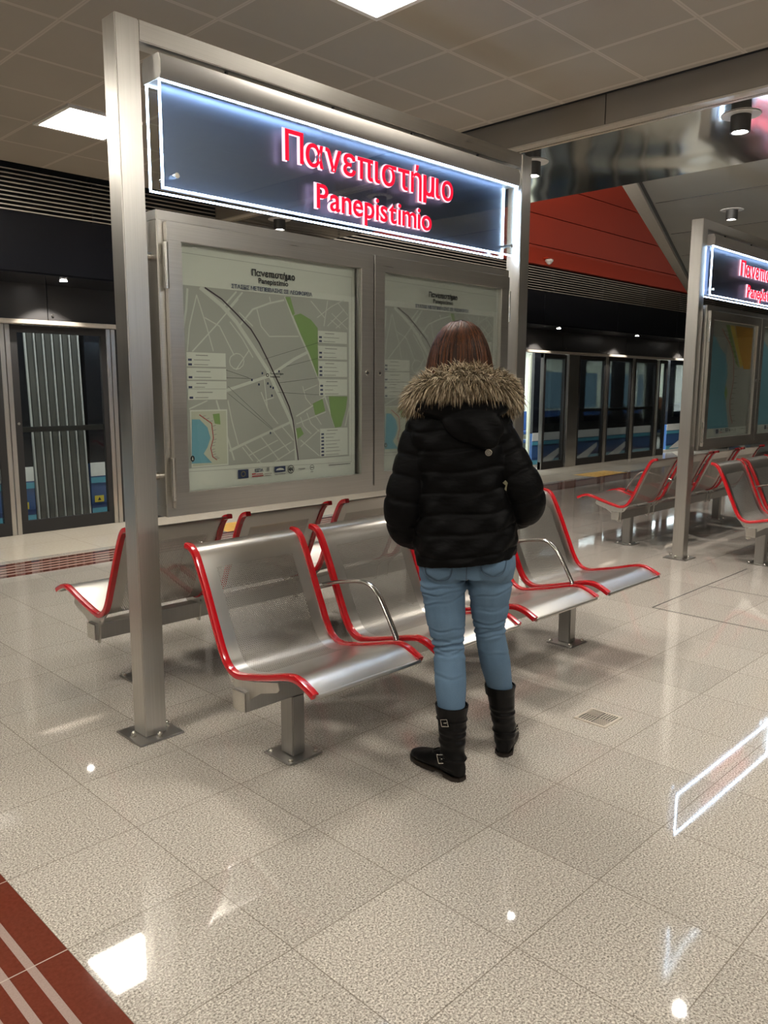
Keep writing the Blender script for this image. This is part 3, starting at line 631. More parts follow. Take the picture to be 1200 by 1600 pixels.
def poster(X, label, group, city=True):
    t = empty('map_poster', (X, 2.985, 1.047), label, 'poster', group)
    W, H = 0.975, 1.02
    MB().box(-0.005, W+0.01, 0, 0.003, -0.012, H+0.005).build('paper_sheet', M['paper'], t)
    lay = [0.0]
    def nxt(): lay[0] -= 0.0003; return lay[0]
    def fill(name, polys, mat):
        y = nxt(); m = MB()
        for p in polys: m.add([(a, y, b) for a, b in p], [tuple(range(len(p)))])
        return m.build(name, mat, t)
    def lines(name, ls, mat, k=1.0):
        y = nxt(); m = MB()
        for wd, pts in ls:
            hw = wd*0.00056*k
            for i in range(len(pts)-1):
                a, b = Vector(pts[i]), Vector(pts[i+1]); d = (b-a).normalized(); n = Vector((-d.y, d.x))*hw; a = a-d*hw*.5; b = b+d*hw*.5
                q = [a+n, a-n, b-n, b+n]; yy = y-1.2e-6*len(m.f); m.add([(v.x, yy, v.y) for v in q], [(0, 1, 2, 3)])
        return m.build(name, mat, t)
    def R(x0, y0, x1, y1): return [(x0, y0), (x1, y0), (x1, y1), (x0, y1)]
    if city:
        fill('map_ground', [R(0.012, 0.1, 0.945, 0.858)], M['ink_block'])
        lines('street_lines', MAP['roads'], M['ink_road'], 0.9)
        fill('park_areas', MAP['greens'], M['ink_green'])
        lines('metro_line', [(6, MAP['metro'])], M['ink_purple'])
        lines('leader_lines', [(1.2, p) for p in MAP['lead']], M['ink_black'])
        bx = [R(a[0], a[1], b[0], b[1]) for a, b in MAP['boxes']]; fill('legend_boxes', bx, M['ink_label'])
        tl = []; ch = []; rnd = random.Random(3)
        for (a, b) in MAP['boxes']:
            n = max(2, int((a[1]-b[1])/0.0165)); 
            for i in range(n):
                z = a[1]-(i+0.6)*(a[1]-b[1])/n
                if i == 0: tl.append((3.2, [(a[0]+0.045, z), (a[0]+0.045+rnd.uniform(.05, .08), z)]))
                else: tl.append((2.4, [(a[0]+0.035, z), (a[0]+0.035+rnd.uniform(.05, .10), z)])); ch.append(R(a[0]+0.006, z-0.0045, a[0]+0.024, z+0.0045))
        lines('legend_text', tl, M['ink_grey']); fill('legend_chips', ch, M['ink_navy'])
        mk = [R(x-0.004, z-0.005, x+0.004, z+0.005) for x, z in ((.41, .505), (.44, .46), (.505, .515), (.39, .455), (.455, .445), (.352, .475), (.47, .44), (.462, .405), (.45, .235))]
        fill('stop_markers', mk, M['ink_navy'])
        (ia, ib) = MAP['inset']; fill('inset_border', [R(ia[0], ib[1], ib[0], ia[1])], M['ink_label']); fill('inset_land', [R(ia[0]+.006, ib[1]+.006, ib[0]-.006, ia[1]-.006)], M['ink_pale'])
        fill('inset_sea', [MAP['sea']], M['ink_sea']); fill('inset_park', [MAP['ig']], M['ink_green']); lines('inset_line', [(4, MAP['iline'])], M['ink_red'])
        ticks = []
        for i in range(len(MAP['iline'])-1):
            for q in (0.2, 0.5, 0.8):
                a, b = MAP['iline'][i], MAP['iline'][i+1]; p = (a[0]+(b[0]-a[0])*q, a[1]+(b[1]-a[1])*q); ticks.append((2, [p, (p[0]+0.018, p[1]+0.004)]))
        lines('inset_stop_names', ticks, M['ink_grey'])
        N_ = 20; fill('north_mark', [[(0.034+0.010*math.cos(2*math.pi*i/N_), 0.142+0.013*math.sin(2*math.pi*i/N_)) for i in range(N_)]], M['ink_black'])
        fill('north_needle', [[(0.030, 0.136), (0.038, 0.136), (0.034, 0.151)]], M['ink_label'])
        sy = nxt(); st = MB(); st.cyl((0.437, sy, 0.497), (0.437, sy-0.0002, 0.497), 0.008, n=16); st.build('station_dot', M['ink_black'], t)
        st = MB(); st.cyl((0.437, sy-0.0003, 0.497), (0.437, sy-0.0005, 0.497), 0.0045, n=16); st.build('station_dot_centre', M['ink_label'], t)
        yb = nxt()
        text_mesh('\u03a0\u03b1\u03bd\u03b5\u03c0\u03b9\u03c3\u03c4\u03ae\u03bc\u03b9\u03bf', 'title_text', 0.240, 0.482, 0.928, yb, M['ink_black'], t, 0.0012, 0.0003)
        text_mesh('Panepistimio', 'subtitle_text', 0.165, 0.480, 0.898, yb, M['ink_black'], t, 0.0007, 0.0003)
        text_mesh('\u03a3\u03a4\u0391\u03a3\u0395\u0399\u03a3 \u039c\u0395\u03a4\u0395\u03a0\u0399\u0392\u0399\u0392\u0391\u03a3\u0397\u03a3 \u03a3\u0395 \u039b\u0395\u03a9\u03a6\u039f\u03a1\u0395\u0399\u0391', 'heading_text', 0.452, 0.479, 0.865, yb, M['ink_navy'], t, 0.0004, 0.0003)
        text_mesh('\u03a0\u03b1\u03bd\u03b5\u03c0\u03b9\u03c3\u03c4\u03ae\u03bc\u03b9\u03bf', 'stop_name_text', 0.075, 0.49, 0.500, yb, M['ink_black'], t, 0.0002, 0.0003)
        text_mesh('Panepistimio', 'stop_name_text', 0.055, 0.48, 0.487, yb, M['ink_black'], t, 0.0002, 0.0003)
        lines('map_border', [(1.2, [(0.012, 0.985), (0.96, 0.975)]), (1.2, [(0.96, 0.975), (0.955, 0.07)]), (1.2, [(0.012, 0.088), (0.955, 0.07)])], M['ink_grey'])
    else:
        fill('map_land', [R(0.0, 0.085, W, H)], M['ink_block'])
        seap = [(0.0, 0.085), (0.0, 0.84), (0.09, 0.90), (0.16, 0.86), (0.24, 0.80), (0.36, 0.74), (0.42, 0.66), (0.44, 0.55), (0.42, 0.47), (0.40, 0.40), (0.44, 0.33), (0.47, 0.25), (0.50, 0.17), (0.54, 0.085)]
        fill('map_sea', [seap], M['ink_sea'])
        fill('map_coast_park', [[(0.42, 0.47), (0.40, 0.40), (0.44, 0.33), (0.47, 0.40)]], M['ink_green'])
        fill('map_zone', [[(0.42, 1.0), (0.52, 1.0), (0.78, 0.66), (0.73, 0.62)]], M['ink_yellow'])
        fill('map_zone_far', [[(0.54, 1.0), (W-0.01, 1.0), (W-0.01, 0.62), (0.80, 0.62), (0.66, 0.80)]], M['ink_orange'])
        fill('map_zone_green', [[(0.33, 1.0), (0.41, 1.0), (0.70, 0.62), (0.62, 0.66), (0.48, 0.82)]], M['ink_green'])
        lp = [(0.26, 0.96), (0.34, 0.90), (0.44, 0.84), (0.53, 0.75), (0.56, 0.66), (0.58, 0.52), (0.56, 0.42), (0.53, 0.33), (0.55, 0.22), (0.62, 0.12)]
        lines('map_line', [(9, lp)], M['ink_red'])
        tk = []
        for i in range(len(lp)-1):
            for q in (0.3, 0.8): p = (lp[i][0]+(lp[i+1][0]-lp[i][0])*q, lp[i][1]+(lp[i+1][1]-lp[i][1])*q); tk.append((3, [(p[0]+0.015, p[1]), (p[0]+0.085, p[1]+0.002)]))
        lines('map_stop_names', tk, M['ink_black'])
    # row of sponsor marks along the foot
    def seg(name, rects, mat): return fill(name, rects, mat)
    seg('flag_mark', [R(0.263, 0.038, 0.32, 0.077)], M['ink_navy'])
    ys = nxt(); m = MB()
    for i in range(12):
        a = i*math.pi/6; m.cyl((0.2915+0.011*math.cos(a), ys, 0.0575+0.011*math.sin(a)), (0.2915+0.011*math.cos(a), ys-0.0002, 0.0575+0.011*math.sin(a)), 0.0018, n=5)
    m.build('flag_stars', M['ink_gold'], t)
    text_mesh('\u0395\u03a3\u03a0\u0391', 'mark_text', 0.045, 0.378, 0.062, nxt(), M['ink_navy'], t, 0.0006, 0.0003)
    seg('mark_wave', [R(0.338, 0.05, 0.36, 0.056), R(0.362, 0.05, 0.4, 0.053), R(0.338, 0.040, 0.402, 0.045)], M['ink_red'])
    seg('mark_crest', [R(0.422, 0.062, 0.436, 0.078)], M['ink_grey']); seg('mark_lines', [R(0.408, 0.048, 0.45, 0.051), R(0.412, 0.040, 0.446, 0.043), R(0.608, 0.056, 0.65, 0.060), R(0.684, 0.037, 0.70, 0.041)], M['ink_grey'])
    seg('mark_bridge', [R(0.466, 0.052, 0.53, 0.078)], M['ink_navy']); seg('mark_bridge_arch', [[(0.472, 0.060), (0.524, 0.060), (0.515, 0.068), (0.498, 0.071), (0.481, 0.068)]], M['ink_label'])
    seg('mark_bridge_caption', [R(0.466, 0.040, 0.53, 0.044)], M['ink_grey'])
    for cx, r in ((0.562, 0.020), (0.692, 0.013)):
        y = nxt(); ring = MB(); n = 28
        vs = [(cx+rr*math.cos(2*math.pi*i/n), y, 0.06+rr*math.sin(2*math.pi*i/n)) for rr in (r, r*0.84) for i in range(n)]
        ring.add(vs, [(i, (i+1) % n, n+(i+1) % n, n+i) for i in range(n)]); ring.build('mark_ring', M['ink_black'], t)
    lines('mark_strokes', [(4.5, [(0.552, 0.066), (0.549, 0.058), (0.557, 0.058)]), (4.5, [(0.558, 0.068), (0.558, 0.052)]), (4.5, [(0.565, 0.066), (0.563, 0.058), (0.572, 0.058)]), (4.5, [(0.572, 0.068), (0.572, 0.052)]), (3, [(0.684, 0.060), (0.70, 0.060)]), (2.5, [(0.80, 0.063), (0.945, 0.063)])], M['ink_black'])
    return t
f3 = make_frame(2.4, ('added steel sign frame, unseen behind the camera, carrying light for the near steel', 'added lit name sign, unseen behind the camera, brightening the near steel', 'steel map case of the added frame, unseen behind the camera'))  # added, unseen frame whose lit sign brightens the near posts and seats
for o_ in f3: o_.location.y -= 6.2
poster(1.82, 'grey city map poster behind glass, left of the woman', 'city map posters')
poster(2.99, 'grey city map poster behind glass, partly hidden by the woman', 'city map posters')
poster(6.987, 'blue coastal map poster in the far case, nearest the far post', 'coast map posters', False)
poster(8.157, 'blue coastal map poster in the far case, at the right edge of the picture', 'coast map posters', False)
# ------------------------------------------------------------------ benches
PROF = [(2.040, 0.430), (2.075, 0.447), (2.115, 0.462), (2.158, 0.466), (2.210, 0.456), (2.300, 0.430), (2.400, 0.405), (2.480, 0.388), (2.530, 0.392), (2.572, 0.420), (2.605, 0.470), (2.628, 0.520), (2.665, 0.600), (2.710, 0.700), (2.755, 0.790), (2.780, 0.828), (2.805, 0.846), (2.835, 0.852)]
def make_bench(x0, yref, flip, label, group, far=False):
    """profile is measured in platform y for the near bench; local y = y - yref, mirrored for benches facing the doors"""
    t = empty('platform_bench', (x0, yref, 0), label, 'bench', group)
    s = -1 if flip else 1
    if flip: cy = 2.46
    def lp(y, z): return (s*(y-2.46), z)
    line = smoothline([(0, *lp(y, z)) for y, z in PROF], 3)
    starts = (0.0, 0.658, 1.340, 2.012); WS = (0.565, 0.572, 0.572, 0.585)
    for k, (xs, wd) in enumerate(zip(starts, WS)):
        # sheet shell with its perforated field
        cols = [xs+0.014, xs+0.085, xs+wd-0.085, xs+wd-0.014]; n = len(line)
        al = [0.0]
        for i in range(1, n): al.append(al[-1]+(line[i]-line[i-1]).length)
        m = MB(); vs = []; fs = []; mi = []
        nrl = []
        for i, p in enumerate(line):
            tt = (line[min(i+1, n-1)]-line[max(i-1, 0)]).normalized(); nrl.append(Vector((0, -tt.z, tt.y))*s)
        for sk, off in enumerate((0.0015, -0.0015)):
            vs += [(x, p.y+nr_.y*off, p.z+nr_.z*off) for p, nr_ in zip(line, nrl) for x in cols]; o4 = sk*n*4
            for i in range(n-1):
                for c in range(3):
                    q4 = (o4+i*4+c, o4+i*4+c+1, o4+(i+1)*4+c+1, o4+(i+1)*4+c); fs.append(q4 if sk == 0 else q4[::-1]); mi.append(1 if c == 1 and al[i] > 0.36 and al[i+1] < al[-1]-0.125 else 0)
        m.add(vs, fs); m.mi = mi
        me = m.mesh('seat'); me.materials.append(M['steel_seat']); me.materials.append(M['perf']); me.polygons.foreach_set('material_index', mi)
        uv = me.uv_layers.new(name='UVMap')
        for lo in me.loops: i, c = divmod(lo.vertex_index % (n*4), 4); uv.data[lo.index].uv = (cols[c]+5, al[i]+1)
        me.polygons.foreach_set('use_smooth', [True]*len(me.polygons))
        so = bpy.data.objects.new('seat', me); COL.objects.link(so); so.parent = t
        # rolled front lip
        MB().tube([(xs+0.014, line[0].y, line[0].z-0.004), (xs+wd-0.014, line[0].y, line[0].z-0.004)], 0.009, 10).build('front_roll', M['steel_seat'], so, smooth=50)
        for xr in (xs+0.010, xs+wd-0.010):
            r = 0.0; sec = [(-0.0125, -0.011), (0.0125, -0.011), (0.015, -0.007), (0.015, 0.007), (0.0125, 0.012), (0, 0.014), (-0.0125, 0.012), (-0.015, 0.007), (-0.015, -0.007)]
            if not flip: sec = [(a, -b) for a, b in sec][::-1]
            MB().sweep([(xr, p.y, p.z) for p in line], sec, (1, 0, 0)).build('side_trim', M['red'], so, smooth=50)
    # beam along the whole bench
    MB().box(-0.015, 2.61, -0.04, 0.04, 0.262, 0.342).build('beam', M['steel_dark'], t, bevel=0.004)
    MB().box(-0.018, -0.015, -0.038, 0.038, 0.264, 0.340).build('end_cap', M['bolt'], t)
    for x in (0.245, 2.315):
        lg = MB().box(x-0.032, x+0.032, -0.04, 0.04, 0.008, 0.263).build('leg', M['steel_dark'], t, bevel=0.004)
        MB().box(x-0.085, x+0.085, -0.085, 0.085, 0.0, 0.008).build('base_plate', M['steel_dark'], lg, bevel=0.002)
        for bx in (-0.065, 0.065):
            for by in (-0.065, 0.065):
                b = MB().lathe([(0.011, 0), (0.011, 0.006), (0.006, 0.012)], (x+bx, by, 0.008), n=10); b.build('anchor_bolt', M['bolt'], lg, smooth=30)
    br = [(2.60, 0.415), (2.565, 0.385), (2.535, 0.345), (2.515, 0.335), (2.505, 0.245), (2.480, 0.240), (2.455, 0.262), (2.415, 0.315), (2.350, 0.355), (2.250, 0.385), (2.235, 0.40), (2.245, 0.425), (2.30, 0.412), (2.40, 0.388), (2.49, 0.374), (2.53, 0.376), (2.565, 0.395)]
    brp = [lp(y, z) for y, z in br]
    for x in (0.006, 0.570, 0.664, 1.240, 1.346, 1.918, 2.018, 2.588):
        o = MB().prism(brp, x, x+0.005, 'X').build('bracket', M['steel_z'], t)
        for (y, z) in ((2.525, 0.36), (2.49, 0.252)):
            a, b = lp(y, z); MB().cyl((x-0.004, a, b), (x+0.009, a, b), 0.007, n=12).build('bracket_bolt', M['bolt'], o, smooth=30)
    for xm in (0.6115, 1.965):
        pts = smoothline([(xm, *lp(y, z)) for y, z in ((2.70, 0.606), (2.60, 0.636), (2.48, 0.662), (2.40, 0.668), (2.345, 0.640), (2.30, 0.585), (2.24, 0.490), (2.215, 0.440), (2.21, 0.415))], 4)
        a = MB().sweep(pts, [(0.014*math.cos(i*math.pi/6), 0.009*math.sin(i*math.pi/6)) for i in range(12)], (1, 0, 0)).build('armrest', M['steel_bright'], t, smooth=50)
        y, z = lp(2.685, 0.605); MB().cyl((xm-0.055, y, z), (xm+0.06, y, z), 0.012, n=12).build('armrest_clamp', M['steel_dark'], a, smooth=40)
        y, z = lp(2.215, 0.425); MB().box(xm-0.045, xm+0.045, y-0.018, y+0.018, z-0.004, z+0.002).build('armrest_foot', M['steel_dark'], a)
    return t
make_bench(1.715, 2.46, False, 'four-seat perforated steel bench with red trim directly in front of the woman', 'steel benches with red trim')
make_bench(1.715, 3.70, True, 'four-seat perforated steel bench with red trim behind the near frame, facing the doors', 'steel benches with red trim')
make_bench(6.84, 2.46, False, 'four-seat steel bench with red trim at the right edge, near side of the far frame', 'steel benches with red trim')
make_bench(6.84, 3.70, True, 'four-seat steel bench with red trim behind the far frame, facing the doors', 'steel benches with red trim')

# ------------------------------------------------------------------ platform screen doors
def leaf(x, w_, label, first=None, cat='door', name='platform_door'):
    t = empty(name, (x, 8.2, 0), label, cat, 'glass platform doors')
    f = MB()
    f.box(0.045, w_, 0, 0.05, 0.0, 0.13); f.box(0.045, w_, 0, 0.05, 2.0, 2.072); f.box(0.045, 0.115, 0, 0.05, 0.13, 2.0); f.box(w_-0.055, w_, 0, 0.05, 0.13, 2.0)
    f.build('frame', M['seal'], t, bevel=0.002)
    MB().box(0.115, w_-0.055, 0.02, 0.028, 0.13, 2.0).build('glass', M['glass_door'], t)
    for xe in (0.0, w_-0.001): MB().box(xe, xe+0.044, -0.012, 0.05, 0.0, 2.072).build('edge_profile', M['steel_z'], t, bevel=0.003)
    MB().box(0.11, w_-0.05, 0.03, 0.055, 1.02, 1.075).build('push_bar', M['lampgrey'], t, bevel=0.004)
    lk = MB().cyl((0.08, -0.002, 1.11), (0.08, 0.0, 1.11), 0.026, n=20); lk.build('lock_plate', M['seal'], t)
    MB().cyl((0.08, -0.006, 1.11), (0.08, -0.002, 1.11), 0.014, n=16).build('lock', M['bolt'], t, smooth=30)
    return t
def mirror_leaf(t, w_):
    t.scale = (-1, 1, 1)
proto_l = leaf(3.062, 1.035, 'glass platform door in front of the grey gangway, right of the paired steel edges')
def leaf_copy(x, sx, label, rot=False):
    c = copy_tree(proto_l); c.location = (x, 8.2, 0); c['label'] = label
    if rot: c.rotation_euler = (0, 0, math.pi); c.location = (x, 8.238, 0)
    return c
leaf_copy(3.054, 1, 'glass platform door cut off by the left edge of the picture', True)
spots = [(4.15, 'glass platform door hidden behind the near steel post')]
spots += [(5.235+1.085*i, 'glass platform door hidden behind the near map case') for i in range(6)]
for x, lb in spots: leaf_copy(x, 1, lb)
for x, lb in ((13.435, 'glass platform door just right of the wide steel pillar'), (14.52, 'glass platform door in the middle of those between the frames'), (15.605, 'glass platform door farthest along before the open far doorway'), (18.6, 'glass platform door hidden behind the far post'), (19.70, 'glass platform door hidden behind the far map case')): leaf_copy(x, 1, lb)
wide = empty('door_pillar', (13.09, 8.17, 0), 'wide brushed steel pillar between platform doors, right of the woman', 'pillar')
MB().box(0, 0.33, 0, 0.1, 0, 2.08).build('cladding', M['steel_z'], wide, bevel=0.004); MB().box(-0.02, 0.35, 0.02, 0.12, 0, 0.05).build('foot', M['steel_dark'], wide)
for x, w_, lb in ((12.30, 0.76, 'dark framed slid-back glass panel left of the wide steel pillar'), (16.72, 0.42, 'narrow dark glass panel at the edge of the far open doorway')):
    p = empty('fixed_glass_panel', (x, 8.2, 0), lb, 'door', 'fixed glass panels')
    f = MB(); f.box(0.0, w_, 0, 0.06, 0, 0.14); f.box(0, w_, 0, 0.06, 2.0, 2.07); f.box(0.02, 0.09, 0, 0.06, 0.14, 2.0); f.box(w_-0.06, w_, 0, 0.06, 0.14, 2.0); f.build('frame', M['seal'], p)
    MB().box(0.09, w_-0.06, 0.02, 0.028, 0.14, 2.0).build('glass', M['glass_door'], p); MB().box(0.0, 0.02, -0.01, 0.06, 0, 2.07).build('edge_profile', M['steel_z'], p)

# ------------------------------------------------------------------ trains
TY = 8.85
def car(x0, x1, label, doors=(), lit=False):
    t = empty('train_car', (x0, TY, 0), label, 'train', 'metro train cars')
    Lc = x1-x0
    holes = sorted(doors)
    edges = [0]+[e-x0 for d in holes for e in d]+[Lc]; segs = [(edges[i], edges[i+1]) for i in range(0, len(edges), 2)]
    # body shell: roof, far side, floor and ends
    s = MB(); s.box(0, Lc, 0, 2.6, -0.35, 0.0); s.box(0, Lc, 0.0, 2.6, 2.3, 2.5)
    s.box(0, 0.06, 0.06, 2.6, 0, 2.3); s.box(Lc-0.06, Lc, 0.06, 2.6, 0, 2.3)
    s.build('body_shell', M['train_white'] if lit else M['train_dark'], t)
    up = MB(); lo = MB(); wh = MB(); cy = MB(); nv = MB(); cy2 = MB(); sill = MB()
    for a, b in segs:
        up.box(a, b, 0, 0.06, 2.02, 2.3); lo.box(a, b, 0, 0.06, 0.0, 0.60)
        k = max(1, round((b-a)/1.9)); ww = (b-a)/k
        for i in range(k):
            up.box(a+i*ww, a+i*ww+0.24, 0, 0.06, 0.78, 2.02); up.box(a+(i+1)*ww-0.24, a+(i+1)*ww, 0, 0.06, 0.78, 2.02)
        up.box(a, b, 0, 0.06, 0.60, 0.78)
        wh.box(a, b, -0.004, 0, 0.455, 0.61); cy.box(a, b, -0.005, 0, 0.375, 0.44); nv.box(a, b, -0.005, 0, 0.085, 0.14); cy2.box(a, b, -0.006, 0, 0.0, 0.085)
    lo.build('lower_side', M['train_blue'], t); u = up.build('window_band', M['train_dark'], t)
    wh.build('white_stripe', M['train_white'], t); cy.build('cyan_stripe', M['train_cyan'], t); nv.build('navy_stripe', M['train_navy'], t); cy2.build('sill_stripe', M['train_cyan'], t)
    gl = MB()
    for a, b in segs: gl.box(a, b, 0.025, 0.03, 0.78, 2.02)
    gl.build('window_glass', M['glass_door'], t)
    if len(segs) > 1 or lit:
        dg = MB()
        for a, b in segs:
            x = a+0.15
            while x < b-0.9:
                dg.add([(x, -0.008, 0.02), (x+0.5, -0.008, 0.02), (x+0.9, -0.008, 0.24), (x+0.9, -0.008, 0.33)], [(0, 1, 2, 3)]); x += 1.35
        dg.build('diagonal_stripes', M['train_white'], t)
    if lit:
        MB().box(0.06, Lc-0.06, 2.5, 2.56, 0.0, 2.3).build('far_side', M['train_cream'], t)
        fw = MB(); x = 0.5
        while x < Lc-1.2: fw.box(x, x+1.1, 2.49, 2.5, 0.95, 1.85); x += 1.7
        fw.build('far_windows', M['train_win'], t)
        MB().box(0.3, Lc-0.3, 1.1, 1.5, 2.27, 2.3).build('ceiling_strip', M['train_lamp'], t)
        MB().box(0.06, Lc-0.06, 0.06, 2.5, 0.0, 0.012).build('car_floor', M['greyceil'], t)
        seats = MB(); x = 1.2
        for a, b in segs:
            if b-a > 1.6: seats.box(a+0.3, b-0.3, 0.1, 0.5, 0.38, 0.45); seats.box(a+0.3, b-0.3, 0.08, 0.14, 0.45, 0.9)
            seats.box(a+0.2, b-0.2, 2.05, 2.48, 0.38, 0.45); seats.box(a+0.2, b-0.2, 2.42, 2.48, 0.45, 0.9)
        seats.build('bench_seats', M['train_navy'], t, bevel=0.02)
        st = MB(); st.box(0.1, Lc-0.1, 2.47, 2.49, 0.78, 0.9); st.build('interior_stripe', M['train_blue'], t)
        for (a, b) in holes:
            for xx in (a-x0, b-x0):
                sgn = -1 if xx == a-x0 else 1
                MB().box(xx-0.0 if sgn > 0 else xx-0.22, xx+(0.5 if xx > 7 else 0.22) if sgn > 0 else xx, 0.07, 0.16, 0.0, 2.1).build('door_pillar', M['train_cream'], t, bevel=0.02)
                MB().tube(smoothline([(xx, 0.45, 2.0), (xx+sgn*0.02, 0.42, 1.8), (xx+sgn*0.22, 0.40, 1.4), (xx+sgn*0.18, 0.42, 1.0), (xx, 0.45, 0.85)], 4), 0.018, 8).build('grab_rail', M['bolt'], t, smooth=50)
            mxx = (a+b)/2-x0
            MB().tube([(mxx, 1.2, 0.0), (mxx, 1.2, 2.3)], 0.018, 10).build('grab_pole', M['bolt'], t, smooth=50)
    return t
def sticker(x, z, label):
    t = MB().box(x-0.055, x+0.055, TY-0.010, TY-0.0065, z-0.037, z+0.037).build('warning_sticker', M['ink_gold']); tag(t, label, 'sticker', 'yellow warning stickers on the train')
    MB().add([(x-0.022, TY-0.0115, z-0.018), (x+0.022, TY-0.0115, z-0.018), (x, TY-0.0115, z+0.02)], [(0, 1, 2)]).build('warning_triangle', M['ink_black'], t)
car(-4.5, 3.515, 'dark train car with blue and white livery at the left edge, left of the gangway')
car(4.16, 10.6, 'dark train car with blue and white livery, right of the gangway')
car(11.2, 24.0, 'lit metro train car with open doors seen between the two frames', doors=((11.75, 12.98), (17.85, 18.62)), lit=True)
sticker(3.385, 0.19, 'yellow warning sticker on the train, left of the gangway')
sticker(4.245, 0.19, 'yellow warning sticker on the train, right of the gangway')
gw = empty('train_gangway', (3.53, TY-0.01, 0), 'grey ribbed gangway bellows between two train cars', 'gangway')
b = MB(); r = MB()
n = 6; wv = 0.58/n
for k in range(n):
    b.prism([(k*wv, 0.10), (k*wv+0.02, 0.0), (k*wv+wv-0.02, 0.0), (k*wv+wv, 0.10), (k*wv+wv, 0.3), (k*wv, 0.3)], 0.0, 2.25, 'Z')
    r.box(k*wv+wv-0.009, k*wv+wv+0.003, -0.014, 0.04, 0.0, 2.25)
r.box(-0.012, 0.004, -0.014, 0.04, 0, 2.25)
for q_ in (b, r): q_.v = [(p[0]-0.05*p[2]/2.25+0.02, p[1], p[2]) for p in q_.v]
b.build('folds', M['bellow'], gw); r.build('ribs', M['bellow_edge'], gw)
# ------------------------------------------------------------------ the standing woman
RZ = -math.radians(52.454)
def ringp(c, rx, ry, n=48, p=2.3, fn=None, tilt=None):
    out = []
    for i in range(n):
        a = 2*math.pi*i/n; ca, sa = math.cos(a), math.sin(a)
        k = 1+(fn(a) if fn else 0)
        q = Vector((math.copysign(abs(ca)**(2/p), ca)*rx*k, math.copysign(abs(sa)**(2/p), sa)*ry*k, 0))
        if tilt: q = tilt @ q
        out.append(Vector(c)+q)
    return out
def limb(mb, pts, radii, n=24, flat=1.0, ribs=None, k=8):
    """tapered limb through joints; ribs(s, r) may change the radius along its length (s in metres)"""
    line = smoothline([(*p, r) if False else p for p, r in zip(pts, radii)], k)
    m = len(radii); rr = []
    for i in range(len(line)):
        u = i/k; j = min(int(u), m-2); t = u-j; t = t*t*(3-2*t); rr.append(radii[j]*(1-t)+radii[j+1]*t)
    s = 0; sec = []; sc = []
    for i, p in enumerate(line):
        if i: s += (line[i]-line[i-1]).length
        sc.append(ribs(s, rr[i], i/(len(line)-1)) if ribs else rr[i])
    mb.tube(line, 1.0, n, 0, sc)
    mb.ell(line[0], (sc[0],)*3, 16, 10); mb.ell(line[-1], (sc[-1],)*3, 16, 10)
    return line
def hand(mb, w, d, curl, side):
    """palm, four curled fingers of different lengths and a thumb, grown from the wrist w along d"""
    d = Vector(d).normalized(); s = Vector(side).normalized(); nrm = d.cross(s)
    pc = Vector(w)+d*0.05
    mb.ell(pc, (0.040, 0.048, 0.016), 16, 10, Matrix((s, d, nrm)).transposed())
    for i, ln in enumerate((0.066, 0.076, 0.071, 0.055)):
        b = Vector(w)+d*0.088+s*(0.028-0.019*i); pts = [b-d*0.03, b]; a = 0
        for j in range(3): a += curl; pts.append(pts[-1]+(d*math.cos(a)+nrm*math.sin(a))*ln*(0.42, 0.32, 0.26)[j])
        mb.tube(pts, 1.0, 10, 0, [0.0085, 0.009, 0.0085, 0.008, 0.006]); mb.ell(pts[-1], (0.006,)*3, 8, 6)
    b = Vector(w)+d*0.02+s*0.03; pts = [b, b+s*0.022+d*0.03, b+s*0.03+d*0.058, b+s*0.022+d*0.08]
    mb.tube(pts, 1.0, 10, 0, [0.013, 0.012, 0.010, 0.007])
def head_shape(mb, c, k=1.0, R=Matrix.Identity(3)):
    c = Vector(c)
    def e(o, r, rr=None): mb.ell(c+R @ (Vector(o)*k), tuple(q*k for q in r), 24, 16, R)
    e((0, -0.008, 0.022), (0.074, 0.092, 0.088)); e((0, 0.022, -0.045), (0.056, 0.062, 0.062)); e((0, 0.052, -0.088), (0.028, 0.026, 0.022))
    e((0, 0.090, -0.022), (0.012, 0.022, 0.014)); e((0, 0.082, 0.0), (0.009, 0.016, 0.026)); e((0, 0.070, 0.026), (0.05, 0.014, 0.012))
    e((0, 0.078, -0.055), (0.022, 0.012, 0.009))
    for s in (-1, 1): e((s*0.076, 0.0, -0.012), (0.008, 0.018, 0.030)); e((s*0.034, 0.058, -0.026), (0.022, 0.018, 0.018))
woman = empty('person', (2.42, 1.86, 0), 'standing woman seen from behind in black puffer jacket, fur collar, blue jeans and black boots', 'person', None, RZ)
HC = Vector((-0.098, 0.045, 1.625)); HR = Matrix.Rotation(math.radians(10), 3, 'Z')
LW, RW = Vector((-0.235, 0.115, 0.925)), Vector((0.070, 0.125, 0.99))
bd = MB()
head_shape(bd, HC, 1.0, HR)
limb(bd, [(-0.095, 0.02, 1.36), (-0.097, 0.03, 1.46), (-0.098, 0.04, 1.56)], [0.065, 0.052, 0.052])
bd.ell((-0.088, 0.0, 1.22), (0.125, 0.085, 0.20)); bd.ell((-0.07, 0.0, 0.98), (0.12, 0.08, 0.17)); bd.ell((-0.095, 0, 1.36), (0.15, 0.06, 0.05))
limb(bd, [(-0.225, 0, 1.35), (-0.285, -0.03, 1.06), LW], [0.05, 0.04, 0.028]); limb(bd, [(0.045, 0, 1.35), (0.135, -0.03, 1.11), RW], [0.05, 0.04, 0.028])
hand(bd, LW, (0.35, 0.6, -0.7), 0.35, (0.7, -0.5, 0.1)); hand(bd, RW, (-0.45, 0.55, -0.6), 0.35, (-0.6, -0.6, 0.1))
